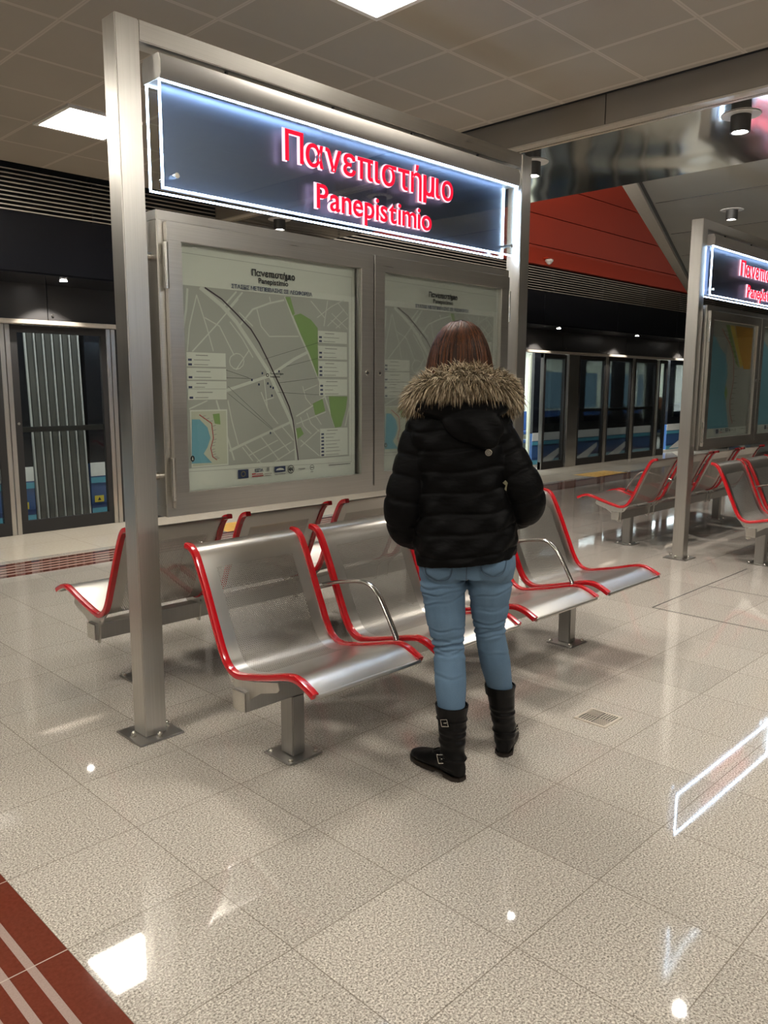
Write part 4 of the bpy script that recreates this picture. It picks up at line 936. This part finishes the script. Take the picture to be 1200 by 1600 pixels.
limb(bd, [(-0.14, 0, 0.88), (-0.138, -0.02, 0.63), (-0.122, -0.030, 0.50), (-0.112, -0.070, 0.38), (-0.104, -0.100, 0.24), (-0.102, -0.105, 0.10)], [0.07, 0.055, 0.042, 0.042, 0.032, 0.026]); limb(bd, [(0.01, 0.005, 0.88), (0.032, 0.022, 0.66), (0.034, 0.035, 0.56), (0.058, 0.070, 0.42), (0.084, 0.115, 0.28), (0.098, 0.13, 0.10)], [0.07, 0.055, 0.042, 0.042, 0.032, 0.026])
body = voxel(bd, 'body', 0.006, M['skin'], woman, 3)
for s in (-1, 1):
    p = HC+HR @ Vector((s*0.031, 0.077, 0.004)); MB().ell(p, (0.012, 0.010, 0.009), 14, 10, HR).build('eye', M['eye'], woman, smooth=60)
MB().ell(HC+HR @ Vector((0, 0.088, -0.056)), (0.021, 0.006, 0.007), 16, 8, HR).build('mouth', M['lip'], woman, smooth=60)

# jeans
def wr(levels, amp=0.0055, wd=0.010):
    def f(s, r, u):
        d = 0
        for (l, a) in levels: d += a*math.exp(-((s-l)/wd)**2)
        return r+amp*d
    return f
jm = MB()
hip = [(0.98, -0.070, 0.165, 0.112), (0.93, -0.066, 0.178, 0.122), (0.87, -0.062, 0.186, 0.128), (0.82, -0.060, 0.188, 0.124), (0.78, -0.060, 0.180, 0.108)]
jm.loft([ringp((cx, 0.0, z), rx, ry, 40, 2.4) for z, cx, rx, ry in hip])
jm.ell((-0.145, -0.052, 0.835), (0.093, 0.085, 0.090)); jm.ell((0.028, -0.050, 0.845), (0.092, 0.085, 0.088))
limb(jm, [(-0.152, 0.0, 0.86), (-0.150, -0.012, 0.76), (-0.138, -0.022, 0.63), (-0.122, -0.030, 0.50), (-0.112, -0.070, 0.38), (-0.104, -0.100, 0.24), (-0.102, -0.105, 0.14)], [0.092, 0.092, 0.078, 0.060, 0.0615, 0.051, 0.040], 32, 1, wr([(0.10, -1.3), (0.17, -.8), (0.31, .9), (0.325, -1.0), (0.345, 1), (0.36, -1.2), (0.375, 1), (0.39, -0.9), (0.41, .6)]))
limb(jm, [(0.030, 0.0, 0.87), (0.030, 0.006, 0.77), (0.032, 0.022, 0.66), (0.034, 0.035, 0.56), (0.058, 0.070, 0.42), (0.084, 0.115, 0.28), (0.097, 0.130, 0.16)], [0.092, 0.090, 0.077, 0.060, 0.0605, 0.051, 0.040], 32, 1, wr([(0.11, -1.3), (0.20, -.7), (0.29, .9), (0.305, -1.0), (0.325, 1), (0.34, -1.2), (0.355, 1), (0.37, -1)]))
JF = [(-1, 0.745, 0.10, 0.0040, 0.006), (-1, 0.722, 0.16, 0.0035, 0.005), (-1, 0.690, 0.28, 0.0026, 0.005), (-1, 0.575, 0.05, 0.0022, 0.005), (-1, 0.528, -0.06, 0.0040, 0.006), (-1, 0.512, 0.10, 0.0045, 0.005), (-1, 0.497, -0.04, 0.0045, 0.005), (-1, 0.480, 0.12, 0.0032, 0.005), (-1, 0.40, 0.02, 0.0016, 0.006),
      (1, 0.770, -0.12, 0.0040, 0.006), (1, 0.715, 0.22, 0.0032, 0.005), (1, 0.650, 0.10, 0.0020, 0.006), (1, 0.592, 0.06, 0.0040, 0.006), (1, 0.572, 0.16, 0.0045, 0.005), (1, 0.555, 0.26, 0.0040, 0.005), (1, 0.535, 0.12, 0.0028, 0.005), (1, 0.46, -0.08, 0.0014, 0.006)]
def jeanfold(me):
    nrm_ = [v.normal.copy() for v in me.vertices]
    for v in me.vertices:
        p = v.co.copy(); sd_ = -1 if p.x < -0.055 else 1; xc = -0.13 if sd_ < 0 else 0.035; n_ = nrm_[v.index]; d = 0
        for s_, zc, sl_, am, wd_ in JF:
            if s_ != sd_: continue
            q = (p.z-zc-sl_*(p.x-xc)-0.004*math.sin(p.x*60+zc*90))/wd_
            if abs(q) < 3: d -= am*math.exp(-q*q)-0.5*am*math.exp(-(q-1.7)**2)
        if n_.y < 0.3 and d: v.co = p+n_*d
jeans = voxel(jm, 'jeans', 0.004, M['denim'], woman, 2, jeanfold)
from mathutils.bvhtree import BVHTree
def bvh_of(o):
    me = o.data; return BVHTree.FromPolygons([v.co.copy() for v in me.vertices], [tuple(p.vertices) for p in me.polygons])
jb = bvh_of(jeans)
def on_back(b, x, z, off=0.001):
    h = b.ray_cast(Vector((x, -0.6, z)), Vector((0, 1, 0)))
    return (h[0]+h[1]*off) if h[0] is not None else Vector((x, 0, z))
def seam(pts, r, mat, name, b, parent, off=0.0008):
    line = smoothline([(x, 0, z) for x, z in pts], 6); l2 = [on_back(b, p.x, p.z, off) for p in line]
    return MB().tube(l2, r, 6).build(name, mat, parent)
for pk, (x0, x1, z1, z0) in enumerate(((-0.222, -0.105, 0.90, 0.775), (-0.016, 0.092, 0.93, 0.80))):
    poly = [(x0, z1), (x1, z1), (x1-0.010, z0+0.022), ((x0+x1)/2-0.01, z0), (x0+0.012, z0+0.026)]
    g = MB(); nx, nz = 10, 10; vs = []
    for j in range(nz+1):
        v = j/nz
        for i in range(nx+1):
            u = i/nx; top = Vector((x0+(x1-x0)*u, z1)); lx = x0+0.012+(x1-x0-0.022)*u; lz = z0+0.026-0.026*(1-abs(u*2-1)*1.0); q = top*(1-v)+Vector((lx, lz))*v; vs.append(on_back(jb, q.x, q.y, 0.0015))
    o2 = len(vs)
    fs = [(j*(nx+1)+i, j*(nx+1)+i+1, (j+1)*(nx+1)+i+1, (j+1)*(nx+1)+i) for j in range(nz) for i in range(nx)]
    g.add(vs, fs); po = g.build('back_pocket', M['denim'], jeans, smooth=60); sm = po.modifiers.new('cloth', 'SOLIDIFY'); sm.thickness = 0.002
    seam([(x0+0.004, z1), (x0+0.015, z0+0.028), ((x0+x1)/2-0.005, z0+0.005), (x1-0.012, z0+0.026), (x1-0.004, z1)], 0.0009, M['stitch'], 'pocket_stitching', jb, jeans, 0.0028)
seam([(-0.055, 0.93), (-0.057, 0.86), (-0.058, 0.79), (-0.058, 0.765)], 0.0013, M['stitch'], 'centre_seam', jb, jeans)

# boots
def boot(heel, yaw, ankle_top, name_lr, buckles):
    """foot pointing along yaw (0 = away from the camera, positive to the left)"""
    t = Vector((-math.sin(yaw), math.cos(yaw), 0)); sd = Vector((math.cos(yaw), math.sin(yaw), 0)); H = Vector((*heel, 0))
    m = MB(); A = H+t*0.058
    T = Vector(ankle_top)
    rings = []; n = 40
    for i in range(37):
        u = i/36; z = 0.045+(T.z-0.045)*u; c = A.lerp(Vector((T.x, T.y, 0)), u**1.1); c.z = z
        rad = 0.0435+0.0155*u**1.4; cr = 0
        if 0.12 < u < 0.72: cr = 0.0042*math.sin(u*38+2.2*math.sin(u*11))
        ly = 1.15-0.12*u
        rings.append([c+sd*((rad+cr*math.sin(a*1+u*14))*math.cos(a))+t*((rad*ly+cr)*math.sin(a)) for a in [2*math.pi*q/n for q in range(n)]])
    m.loft(rings)
    ln = 0.285
    FP = [(0.006, 0.020, 0.070), (0.02, 0.031, 0.085), (0.05, 0.036, 0.105), (0.09, 0.036, 0.110), (0.12, 0.0355, 0.095), (0.15, 0.037, 0.080), (0.18, 0.041, 0.070), (0.21, 0.042, 0.062), (0.24, 0.037, 0.055), (0.262, 0.028, 0.047), (0.280, 0.012, 0.036)]
    fr_ = []
    for s, w_, h in FP:
        r_ = []
        for q in range(32):
            a = 2*math.pi*q/32; ca, sa = math.cos(a), math.sin(a); hz = h-0.012
            z = 0.012+hz/2+hz/2*math.copysign(abs(sa)**(0.6 if sa < 0 else 1.0), sa)
            r_.append(H+t*s+sd*(w_*math.copysign(abs(ca)**0.75, ca))+Vector((0, 0, z)))
        fr_.append(r_)
    m.loft(fr_)
    b = voxel(m, 'boot', 0.004, M['boot'], woman, 2)
    prof = [(0.002, 0.0), (0.004, 0.020), (0.03, 0.037), (0.08, 0.036), (0.13, 0.036), (0.18, 0.043), (0.22, 0.044), (0.26, 0.034), (0.285, 0.012)]
    ol = [H+t*s+sd*w_ for s, w_ in prof]+[H+t*s-sd*w_ for s, w_ in prof[::-1]]
    sl = MB(); sl.prism([(p.x, p.y) for p in ol], 0.010, 0.020, 'Z'); hl = [p for p in ol if (p-H).dot(t) < 0.085]
    hp = [H+t*s+sd*w_ for s, w_ in prof[:4]]+[H+t*s-sd*w_ for s, w_ in prof[:4][::-1]]
    sl.prism([(p.x, p.y) for p in hp], 0.0, 0.020, 'Z')
    fp = [H+t*s+sd*w_*0.97 for s, w_ in prof[4:]]+[H+t*s-sd*w_*0.97 for s, w_ in prof[4:][::-1]]; sl.prism([(p.x, p.y) for p in fp], 0.0, 0.014, 'Z')
    sl.build('sole', M['sole'], b, bevel=0.003)
    # cuff flare and straps with buckles
    cu = MB(); rr = 0.062; c = Vector((T.x, T.y, 0))
    rings = [[c+Vector((0, 0, T.z+dz))+sd*(rr+k)*math.cos(a)+t*(rr+k)*1.03*math.sin(a) for a in [2*math.pi*q/n for q in range(n)]] for dz, k in ((-0.03, -0.0035), (-0.015, -0.001), (0.006, 0.002), (0.007, -0.002), (-0.02, -0.006))]
    cu.v = []; 
    vs = [p for r_ in rings for p in r_]; cu.add(vs, [(j*n+i, j*n+(i+1) % n, (j+1)*n+(i+1) % n, (j+1)*n+i) for j in range(4) for i in range(n)]); cu.build('cuff', M['boot'], b, smooth=60)
    bb = bvh_of(b)
    for (z, ang, sz) in buckles:
        cc = A.lerp(c, max(0, (z-0.045)/(T.z-0.045))); cc.z = z
        if z < 0.11: cc = H+t*0.09; cc.z = z
        dr = (sd*math.cos(ang)+t*math.sin(ang)).normalized()
        st = []
        for i in range(33):
            a = 2*math.pi*i/32; q = sd*math.cos(a)+t*math.sin(a); tl = Vector((0, 0, 0.0))
            h = bb.ray_cast(cc+q*0.3, -q)
            st.append((h[0]+h[1]*0.001) if h[0] is not None else cc+q*0.05)
        MB().sweep(st, [(-0.001, -0.008), (0.002, -0.008), (0.002, 0.008), (-0.001, 0.008)], (0, 0, 1)).build('strap', M['boot'], b) if False else MB().tube(st, 1.0, 6, 0, [0.004]*33).build('strap', M['boot'], b, smooth=60)
        h = bb.ray_cast(cc+dr*0.3, -dr); p = (h[0] if h[0] is not None else cc+dr*0.05)+dr*0.005
        tg = Vector((0, 0, 1)).cross(dr).normalized(); up = Vector((0, 0, 1)); R_ = Matrix.Rotation(0.25, 3, dr); tg = R_ @ tg; up = R_ @ up
        q = [p+tg*sz*a_+up*sz*0.95*b_ for a_, b_ in ((-1, -1), (1, -1), (1, 1), (-1, 1), (-1, -1))]
        MB().tube(q, 0.0022, 6).tube([p-tg*sz*0.2, p+tg*sz*0.75], 0.002, 6).build('buckle', M['bolt'], b)
    return b
boot((-0.052, -0.150), math.radians(49), (-0.104, -0.098, 0.283), 'l', ((0.235, math.radians(-165), 0.014), (0.080, math.radians(200), 0.018)))
boot((0.102, 0.075), math.radians(-8), (0.084, 0.115, 0.290), 'r', ((0.10, math.radians(-25), 0.016),))

# puffer jacket
def puff(z, z0, h, A):
    u = ((z-z0)/h) % 1.0
    return A*(abs(math.sin(math.pi*u))**0.55-0.65)
jk = MB()
TR = [(0.815, -0.066, 0.186, 0.138), (0.87, -0.068, 0.193, 0.144), (0.95, -0.070, 0.192, 0.146), (1.03, -0.073, 0.187, 0.143), (1.10, -0.078, 0.183, 0.139), (1.18, -0.086, 0.186, 0.138), (1.26, -0.092, 0.196, 0.138), (1.33, -0.099, 0.205, 0.130), (1.39, -0.101, 0.182, 0.112), (1.44, -0.098, 0.125, 0.095), (1.50, -0.098, 0.092, 0.088)]
def tr_at(z):
    for a, b in zip(TR, TR[1:]):
        if a[0] <= z <= b[0]:
            u = (z-a[0])/(b[0]-a[0]); return [a[i]*(1-u)+b[i]*u for i in (1, 2, 3)]
    return TR[-1][1:]
rings = []; z = 0.822
while z < 1.50:
    cx, rx, ry = tr_at(z); r = []
    for i in range(72):
        a = 2*math.pi*i/72; ca, sa = math.cos(a), math.sin(a)
        hemlift = max(0, 1-(z-0.822)/0.35)*0.045*(0.5+0.5*ca)
        sagz = 0.012*math.cos(3*a+z*9)
        hseam = 0.078 if z > 1.0 else 0.088
        zs_ = z+hemlift-0.10*(ca*rx)*(1 if sa < 0 else 0.2)+0.005*math.sin(a*4+z*12)
        pf = 0.003
        for k_, z_ in enumerate((0.872, 0.955, 1.035, 1.115, 1.195, 1.275, 1.345)):
            vv = z_+(0.10*abs(ca*rx) if k_ in (0, 1) else 0)
            pf -= 0.0065*math.exp(-((zs_-vv)/0.0065)**2)
            pf += 0.0022*math.exp(-((zs_-vv-0.03)/0.022)**2)
        wr_ = 0.005*math.sin(5*a+z*31)*math.sin(z*17+a*2)+0.003*math.sin(11*a-z*60)
        x = math.copysign(abs(ca)**0.87, ca)*(rx+pf+wr_); y = math.copysign(abs(sa)**0.87, sa)*(ry+pf+wr_)
        low = max(0, min(1, (1.05-z)/0.2)); r.append(Vector((cx+x, y*(1+0.10*low)-0.012*low, z+hemlift)))
    rings.append(r); z += 0.005
jk.loft(rings)
def sleeve_ribs(s, r, u):
    return r+0.003+0.0020*abs(math.sin(math.pi*(s+0.01)/0.082))-0.0060*math.exp(-((((s+0.01+0.041) % 0.082)-0.041)/0.0065)**2)
limb(jk, [(-0.205, 0.0, 1.375), (-0.240, -0.005, 1.30), (-0.268, -0.022, 1.18), (-0.296, -0.035, 1.06), (-0.290, 0.0, 0.965), (-0.245, 0.085, 0.915)], [0.066, 0.074, 0.076, 0.078, 0.074, 0.060], 40, 1, sleeve_ribs, 20)
limb(jk, [(0.000, 0.0, 1.375), (0.040, -0.005, 1.31), (0.095, -0.022, 1.21), (0.142, -0.035, 1.12), (0.150, 0.0, 1.05), (0.085, 0.10, 1.00)], [0.064, 0.072, 0.072, 0.074, 0.072, 0.058], 40, 1, sleeve_ribs, 20)
jacket = voxel(jk, 'puffer_jacket', 0.0040, M['jacket'], woman, 1)
# hood lying on the back, its drawcord toggle, a glimpse of olive strap
hd_ = MB()
R1 = Matrix.Rotation(math.radians(-14), 3, 'X')
hd_.ell((-0.09, -0.105, 1.425), (0.175, 0.060, 0.055), 32, 16, R1); hd_.ell((-0.045, -0.135, 1.365), (0.115, 0.045, 0.075), 32, 16, R1 @ Matrix.Rotation(0.25, 3, 'Y'))
hd_.ell((-0.02, -0.152, 1.325), (0.075, 0.030, 0.045), 28, 14, Matrix.Rotation(0.35, 3, 'Y')); hd_.ell((-0.10, 0.0, 1.46), (0.17, 0.10, 0.045), 32, 14)
def hoodfold(me):
    for v in me.vertices:
        p = v.co; v.co.y += 0.006*math.sin(p.x*55+p.z*42)*max(0, min(1, (1.44-p.z)*12))
voxel(hd_, 'hood', 0.006, M['jacket'], woman, 3, hoodfold)
bvj = bvh_of(jacket)
p = on_back(bvj, 0.012, 1.262, 0.004); to = MB()
ringpts = [p+Vector((0.011*math.cos(2*math.pi*i/20), 0, 0.011*math.sin(2*math.pi*i/20))) for i in range(21)]
to.tube(ringpts, 0.0025, 6); to.cyl(p+Vector((0, 0.003, 0)), p+Vector((0, -0.001, 0)), 0.008, n=14); to.build('toggle', M['bolt'], woman)
MB().tube([on_back(bvj, x, zz, 0.002) for x, zz in ((-0.02, 1.31), (-0.008, 1.295), (0.002, 1.28), (0.010, 1.27))], 0.0016, 6).build('drawcord', M['jacket'], woman)
sp_ = MB(); sp_.sweep([(0.072, -0.10, 1.155), (0.085, -0.095, 1.142), (0.080, -0.09, 1.120)], [(-0.002, -0.007), (0.002, -0.007), (0.002, 0.007), (-0.002, 0.007)], (0, 1, 0)); sp_.build('bag_strap', M['olive'], woman)

# fur collar: thousands of curved tufts round the hood edge
cl = [(-0.285, 0.00, 1.435), (-0.262, -0.075, 1.462), (-0.205, -0.125, 1.488), (-0.14, -0.145, 1.502), (-0.08, -0.150, 1.508), (-0.02, -0.142, 1.506), (0.045, -0.115, 1.492), (0.090, -0.065, 1.475), (0.100, 0.0, 1.452), (0.06, 0.09, 1.43), (-0.03, 0.13, 1.42), (-0.10, 0.14, 1.415), (-0.18, 0.12, 1.42), (-0.255, 0.07, 1.43), (-0.285, 0.0, 1.435)]
cl = [(-0.094+(x+0.094)*0.86, y*0.95, z+0.012) for x, y, z in cl]
cll = smoothline(cl, 6); cen = Vector((-0.098, 0.0, 1.46))
fb = MB(); fb.tube(cll, 0.036, 16); fbase = fb.build('collar_roll', M['fur'], woman, smooth=60)
fm = MB(); rf = random.Random(11)
clump = [rf.uniform(-0.5, 0.5) for _ in range(160)]
for i in range(7200):
    k = rf.random()*(len(cll)-1.001); j = int(k); c = cll[j].lerp(cll[j+1], k-j); tn = (cll[j+1]-cll[j]).normalized()
    out = (c-cen); out.z = 0; out.normalize(); a = rf.uniform(-1.9, 1.9); up = Vector((0, 0, 1))
    nr = (out*math.cos(a)+up*math.sin(a)).normalized()
    p0 = c+nr*0.032; ln = rf.uniform(0.028, 0.066)*(1.15 if a < 0 else 0.85)
    drop = Vector((0, 0, -1)); side = tn*(clump[int(k*1.9+a*9) % 160]*1.1+rf.uniform(-0.15, 0.15))
    d0 = (nr*0.9+side+up*0.15*(1 if a > 0 else -0.4)).normalized(); pts = [p0]; d = d0.copy()
    for q in range(4): d = (d+drop*(0.28+0.1*rf.random())+out*0.05).normalized(); pts.append(pts[-1]+d*ln/4)
    r0 = rf.uniform(0.0014, 0.0026); u_ = d0.cross(tn).normalized() if abs(d0.dot(tn)) < 0.99 else up; v_ = d0.cross(u_)
    vs = []; sc = (1, 1.05, 0.85, 0.55)
    for q in range(4): vs += [pts[q]+u_*r0*sc[q]*math.cos(w2)+v_*r0*sc[q]*math.sin(w2) for w2 in (0, 2.1, 4.2)]
    vs.append(pts[4]); fs = []
    for q in range(3): fs += [(q*3+e_, q*3+(e_+1) % 3, q*3+3+(e_+1) % 3, q*3+3+e_) for e_ in range(3)]
    fs += [(9, 10, 12), (10, 11, 12), (11, 9, 12)]; fm.add(vs, fs)
me = fm.mesh('fur_collar'); me.materials.append(M['fur']); me.polygons.foreach_set('use_smooth', [True]*len(me.polygons))
fo = bpy.data.objects.new('fur_collar', me); COL.objects.link(fo); fo.parent = woman
fbase.name = 'fur_backing'

# hair: a cap and long strands falling into the collar
HP = [(1.742, 0.004, 0.004, 0.030), (1.735, 0.036, 0.042, 0.028), (1.715, 0.064, 0.074, 0.024), (1.685, 0.084, 0.096, 0.018), (1.65, 0.101, 0.108, 0.010), (1.61, 0.112, 0.112, 0.002), (1.57, 0.118, 0.112, -0.006), (1.53, 0.118, 0.108, -0.014), (1.49, 0.104, 0.098, -0.02), (1.45, 0.09, 0.085, -0.02)]
def hair_pt(u, a, k=1.0):
    f = u*(len(HP)-1.001); j = int(f); t = f-j; A, B = HP[j], HP[j+1]; z = A[0]*(1-t)+B[0]*t; rx = A[1]*(1-t)+B[1]*t; ry = A[2]*(1-t)+B[2]*t; oy = A[3]*(1-t)+B[3]*t
    return Vector((-0.102+rx*k*math.cos(a), 0.02+oy+ry*k*math.sin(a), z+(k-1)*0.03))
def openface(a): return (a % (2*math.pi))
hm = MB(); n = 48; seq = []
A0, A1 = math.radians(142), math.radians(142+256)
vs = []; m_ = 30
for j in range(m_+1):
    for i in range(n+1): vs.append(hair_pt(j/m_, A0+(A1-A0)*i/n, 0.955))
hm.add(vs, [(j*(n+1)+i, j*(n+1)+i+1, (j+1)*(n+1)+i+1, (j+1)*(n+1)+i) for j in range(m_) for i in range(n)])
hcap = hm.build('hair', M['hair'], woman, smooth=70); so = hcap.modifiers.new('thick', 'SOLIDIFY'); so.thickness = 0.008
top = MB(); top.ell((-0.102, 0.06, 1.69), (0.078, 0.062, 0.044), 24, 12); top.build('fringe_base', M['hair'], hcap, smooth=60)
hs_ = MB(); rh = random.Random(5)
for i in range(4200):
    a = rh.uniform(A0, A1); u0 = rh.random()**1.6*0.35; u1 = rh.uniform(0.86, 1.0); ph = rh.uniform(0, 6.28); kk = rh.uniform(0.965, 1.035); lock = math.sin(a*13)*0.022+math.sin(a*29+1)*0.012
    pts = []; m_ = 9
    for q in range(m_+1):
        u = u0+(u1-u0)*q/m_; aa = a+0.05*math.sin(ph+u*5)*u+0.035*math.sin(a*9+u*4); pts.append(hair_pt(u, aa, kk+lock*u+0.01*math.sin(u*8+a*7)))
    r0 = rh.uniform(0.0011, 0.0026)
    vs = []; 
    for q in range(m_+1):
        t_ = (pts[min(q+1, m_)]-pts[max(q-1, 0)]).normalized(); o_ = Vector((math.cos(a), math.sin(a), 0)); s_ = t_.cross(o_).normalized(); w_ = r0*(0.5 if q in (0, m_) else 1)
        vs += [pts[q]-s_*w_, pts[q]+s_*w_, pts[q]+o_*w_*0.9]
    fs = []
    for q in range(m_): fs += [(q*3+e_, q*3+(e_+1) % 3, q*3+3+(e_+1) % 3, q*3+3+e_) for e_ in range(3)]
    hs_.add(vs, fs)
me = hs_.mesh('hair_strands'); me.materials.append(M['hair']); me.polygons.foreach_set('use_smooth', [True]*len(me.polygons))
ho = bpy.data.objects.new('hair_strands', me); COL.objects.link(ho); ho.parent = hcap

# ------------------------------------------------------------------ seated passenger in the far train
pw = empty('person', (18.95, TY+0.42, 0.0), 'small seated passenger with dark hair and dark coat in the far train doorway', 'person', None, math.radians(20))
q = MB(); head_shape(q, (0, 0.0, 1.12), 0.95)
limb(q, [(0, 0, 0.9), (0, 0, 1.05)], [0.055, 0.05]); q.ell((0, -0.02, 0.75), (0.15, 0.09, 0.2)); q.ell((0, -0.02, 0.56), (0.16, 0.12, 0.10))
for s in (-1, 1):
    limb(q, [(s*0.18, 0, 0.90), (s*0.2, 0.05, 0.66), (s*0.08, 0.26, 0.62)], [0.045, 0.038, 0.028]); hand(q, (s*0.08, 0.26, 0.62), (-s*0.3, 0.9, -0.2), 0.3, (1, 0, 0))
    limb(q, [(s*0.09, 0.0, 0.53), (s*0.1, 0.42, 0.50), (s*0.1, 0.45, 0.09), (s*0.1, 0.58, 0.06)], [0.08, 0.06, 0.042, 0.035])
voxel(q, 'body', 0.012, M['skin'], pw, 2)
q = MB(); q.ell((0, -0.02, 0.76), (0.19, 0.13, 0.22)); q.ell((0, 0, 0.54), (0.19, 0.16, 0.10))
for s in (-1, 1): limb(q, [(s*0.17, 0, 0.90), (s*0.2, 0.05, 0.66), (s*0.1, 0.22, 0.63)], [0.065, 0.06, 0.05]); limb(q, [(s*0.09, 0.0, 0.54), (s*0.1, 0.42, 0.52), (s*0.1, 0.45, 0.14)], [0.10, 0.08, 0.06])
voxel(q, 'dark_coat', 0.012, M['jacket'], pw, 2)
q = MB(); q.ell((0, -0.03, 1.15), (0.095, 0.10, 0.11)); q.ell((0, -0.07, 1.02), (0.09, 0.05, 0.12)); voxel(q, 'hair', 0.01, M['hair'], pw, 2)
